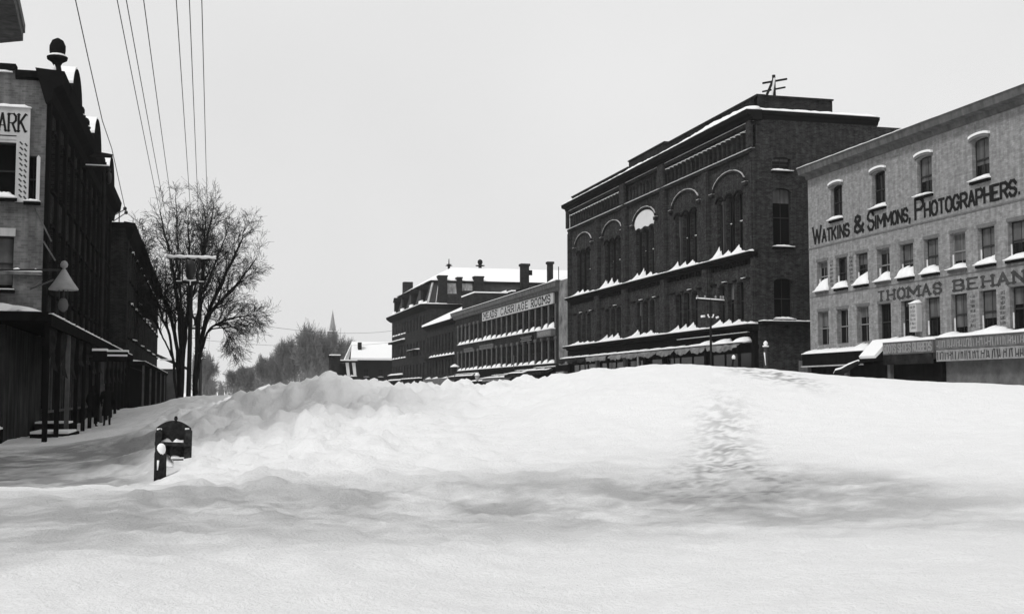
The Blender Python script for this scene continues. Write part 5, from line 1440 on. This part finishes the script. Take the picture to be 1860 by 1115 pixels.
def elm():
    rnd = random.Random(21); T = MB(); C = MB()
    base = Vector((-1.2, 90, 0))
    # main limbs, metres from the foot: (x, z) with a drift in depth
    limbs = [([(-.5, 1.2), (-.65, 4.0), (-1.2, 6.8), (-2.3, 9.4), (-3.3, 11.8), (-3.7, 13.2)], .22, 2.2), ([(-.4, 1.2), (-.45, 5), (-.8, 8.4), (-1.4, 11.6), (-2.0, 14.2)], .22, -2.0),
             ([(-.32, 1.2), (-.25, 5), (.02, 8.2), (0, 11.4), (-.15, 14.6)], .25, 2.6), ([(.62, 1.2), (.66, 5.0), (.85, 8.6), (1.15, 11.8), (1.7, 15.0)], .24, -2.4),
             ([(.55, 1.2), (.6, 3.8), (1.35, 7.0), (2.5, 9.8), (3.6, 12.4), (4.0, 13.8)], .22, 1.6), ([(.55, 1.6), (1.15, 6.0), (2.3, 8.0), (3.5, 9.4), (4.8, 11.2)], .17, -1.6),
             ([(.6, 2.4), (1.3, 5.6), (2.4, 6.6), (3.7, 7.0), (4.7, 7.1)], .13, 1.0), ([(-.55, 1.4), (-1.1, 4.8), (-1.8, 7.0), (-2.5, 9.6), (-3.0, 11.2)], .15, -1.2),
             ([(.6, 3), (1.5, 6.0), (2.5, 6.1), (3.3, 5.0)], .08, -.8), ([(-.35, 3), (-.4, 7), (-.7, 10.4), (-.9, 14.9)], .15, -3.2), ([(.66, 3.5), (.95, 8), (1.9, 11), (2.8, 14.0)], .14, 3.2),
             ([(-.6, 3), (-1.6, 5.2), (-2.3, 6.6), (-3.4, 8.2)], .09, 1.4), ([(-.2, 5.5), (.5, 9.5), (1.1, 12.5), (.9, 15.4)], .12, .4)]
    def cat(P, t):
        n = len(P) - 1; i = min(int(t * n), n - 1); f = t * n - i
        a, b, c, d = P[max(i - 1, 0)], P[i], P[i + 1], P[min(i + 2, n)]
        return .5 * ((2 * b) + (c - a) * f + (2 * a - 5 * b + 4 * c - d) * f * f + (3 * b - a - 3 * c + d) * f ** 3)
    def twig(p, d, L, r, lev):
        seg = 4; pts = [p.copy()]; rr = [r]; dd = d.copy(); q = p.copy()
        for i in range(seg):
            dd = (dd + Vector((rnd.gauss(0, .11), rnd.gauss(0, .11), rnd.gauss(0, .07) + (.06 if lev == 0 else -.02)))).normalized()
            q = q + dd * L / seg; pts.append(q.copy()); rr.append(max(.009, r * (1 - .7 * (i + 1) / seg)))
        (T if lev == 0 else C).tube(pts, rr, 4 if lev == 0 else 3, caps=False)
        if lev >= 3: return
        for j in range((6, 5, 4)[lev]):
            t = .2 + .8 * (j + rnd.random()) / (6, 5, 4)[lev]; i = min(seg - 1, int(t * seg)); f = min(1, t * seg - i)
            pp = pts[i].lerp(pts[i + 1], f); u = dd.orthogonal().normalized(); w_ = dd.cross(u); a = rnd.random() * 6.283; g = .45 + .35 * rnd.random()
            twig(pp, (dd * math.cos(g) + (u * math.cos(a) + w_ * math.sin(a)) * math.sin(g)).normalized(), L * (.5 + .2 * rnd.random()), rr[i] * .6, lev + 1)
    for P, r, dep in limbs:
        n = len(P); Q = [base + Vector((x, dep * (k / (n - 1)) ** 1.3 + (.3 if dep > 0 else -.3) * (k == 0), z)) for k, (x, z) in enumerate(P)]
        if P[0][1] < 2: Q[0] = Vector((Q[0].x, Q[0].y, 0))
        pts = [cat(Q, k / 22) + Vector((rnd.gauss(0, .035), rnd.gauss(0, .035), 0)) for k in range(23)]
        rr = [max(.016, r * (1 - k / 22) ** .8 + .012) for k in range(23)]
        T.tube(pts, [q_ * (.55 + .45 * min(1, i_ / 14)) for i_, q_ in enumerate(rr)], 7, caps=False)
        for k in range(7, 23):
            if k < 10 and rnd.random() < .4: continue
            d = (pts[k] - pts[k - 1]).normalized(); u = d.orthogonal().normalized(); w_ = d.cross(u)
            a = rnd.random() * 6.283; g = .35 + .4 * rnd.random()
            nd = (d * math.cos(g) + (u * math.cos(a) + w_ * math.sin(a)) * math.sin(g) + Vector((0, 0, .15 if P[-1][1] > 8 else -.15))).normalized()
            twig(pts[k], nd, (2.35 - 1.2 * k / 22) * (.7 + .5 * rnd.random()), max(.02, rr[k] * .55), 0 if k < 19 else 1)
    root = thing('elm_tree', 'large bare elm with a fountain of fine twigs behind the nearest pole', 'tree', base)
    T.build('trunk', BARK, root, smooth=True); C.build('crown', BARK, root)
elm()
FAR = [((-.2, 238, 0), 'narrow hazy bare tree right behind the far utility poles', 9.6, 4.4),
       ((9, 300, 0), 'low bare tree at the left end of the far tree line', 7.6, 6.5),
       ((14.6, 285, 0), 'bare tree in the middle of the far tree line where it begins to rise', 10.2, 6.5),
       ((18.2, 268, 0), 'broad bare tree at the left of the tallest far clump', 13.0, 6.5),
       ((22.0, 262, 0), 'tallest bare tree in the far clump, just left of the spire', 15.6, 7.5),
       ((26.3, 266, 0), 'bare tree in front of the distant spire', 14.8, 6.5),
       ((31, 275, 0), 'bare tree rising behind the snow-roofed house', 13.0, 7.0)]
protos = {}
for k, (b, lb, H, sp) in enumerate(FAR):
    s = H / 15.0
    tree(40 + k, b, lb, H, [(0, 0, 0, 0, H * .40, .16 * s + .08), (.6, .3, .35, .2, H * .40, .2 * s + .06), (-.6, -.2, -.35, .1, H * .40, .2 * s + .06), (.2, -.5, .05, -.35, H * .36, .18 * s + .06)],
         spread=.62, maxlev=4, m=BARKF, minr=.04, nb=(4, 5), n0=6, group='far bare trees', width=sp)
# far woods too thick to tell apart
mb = MB(); rnd = random.Random(5)
for k in range(650):
    y = 300 + rnd.random() * 60; x = 2 + rnd.random() * 42
    if 2.2 < (x / y * 100) < 0: continue
    hh = (3.2 + (x - 4) * .22) * (.7 + .5 * rnd.random()); hh = max(2.5, min(hh, 12))
    p = Vector((x, y, 0)); d = Vector((rnd.gauss(0, .12), 0, 1)).normalized()
    mb.tube([p, p + d * hh * .6, p + d * hh], [.09, .06, .03], 3, caps=False)
    for j in range(9):
        t = .3 + .7 * rnd.random(); q = p + d * hh * t; e = q + Vector((rnd.gauss(0, .8), rnd.gauss(0, .8), .5 + rnd.random())) * (hh * .14)
        mb.tube([q, e], [.05, .03], 3, caps=False)
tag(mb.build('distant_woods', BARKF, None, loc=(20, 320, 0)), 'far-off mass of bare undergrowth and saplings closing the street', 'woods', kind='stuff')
mb = MB()
for k in range(260):
    y = 245 + rnd.random() * 40; x = -1.5 + rnd.random() * 3.4; hh = 5.5 * (.6 + .5 * rnd.random()) * (1 - .25 * abs(x - .1))
    p = Vector((x, y, 0)); mb.tube([p, p + Vector((rnd.gauss(0, .5), 0, hh))], [.07, .03], 3, caps=False)
    for j in range(7):
        q = p + Vector((0, 0, hh * (.3 + .7 * rnd.random()))); mb.tube([q, q + Vector((rnd.gauss(0, .8), 0, .4 + rnd.random()))], [.05, .03], 3, caps=False)
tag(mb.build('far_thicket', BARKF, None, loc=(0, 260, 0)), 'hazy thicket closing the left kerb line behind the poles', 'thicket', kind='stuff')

# ------------------------------------------------------------------ haze
mb = MB(); mb.box((-60, -20, -1.3), (110, 460, 34))
hz = mb.build('haze', SNOW, None, loc=(0, 0, 0)); hz['kind'] = 'stuff'; hz['label'] = 'thin winter haze filling the street'; hz['category'] = 'haze'
hm = bpy.data.materials.new('haze'); hm.use_nodes = True; n = hm.node_tree; n.nodes.clear()
out = n.nodes.new('ShaderNodeOutputMaterial'); pv = n.nodes.new('ShaderNodeVolumePrincipled')
pv.inputs['Color'].default_value = (.9, .9, .9, 1); pv.inputs['Density'].default_value = .00025; pv.inputs['Anisotropy'].default_value = 0.0
n.links.new(pv.outputs[0], out.inputs['Volume'])
hz.data.materials.clear(); hz.data.materials.append(hm)
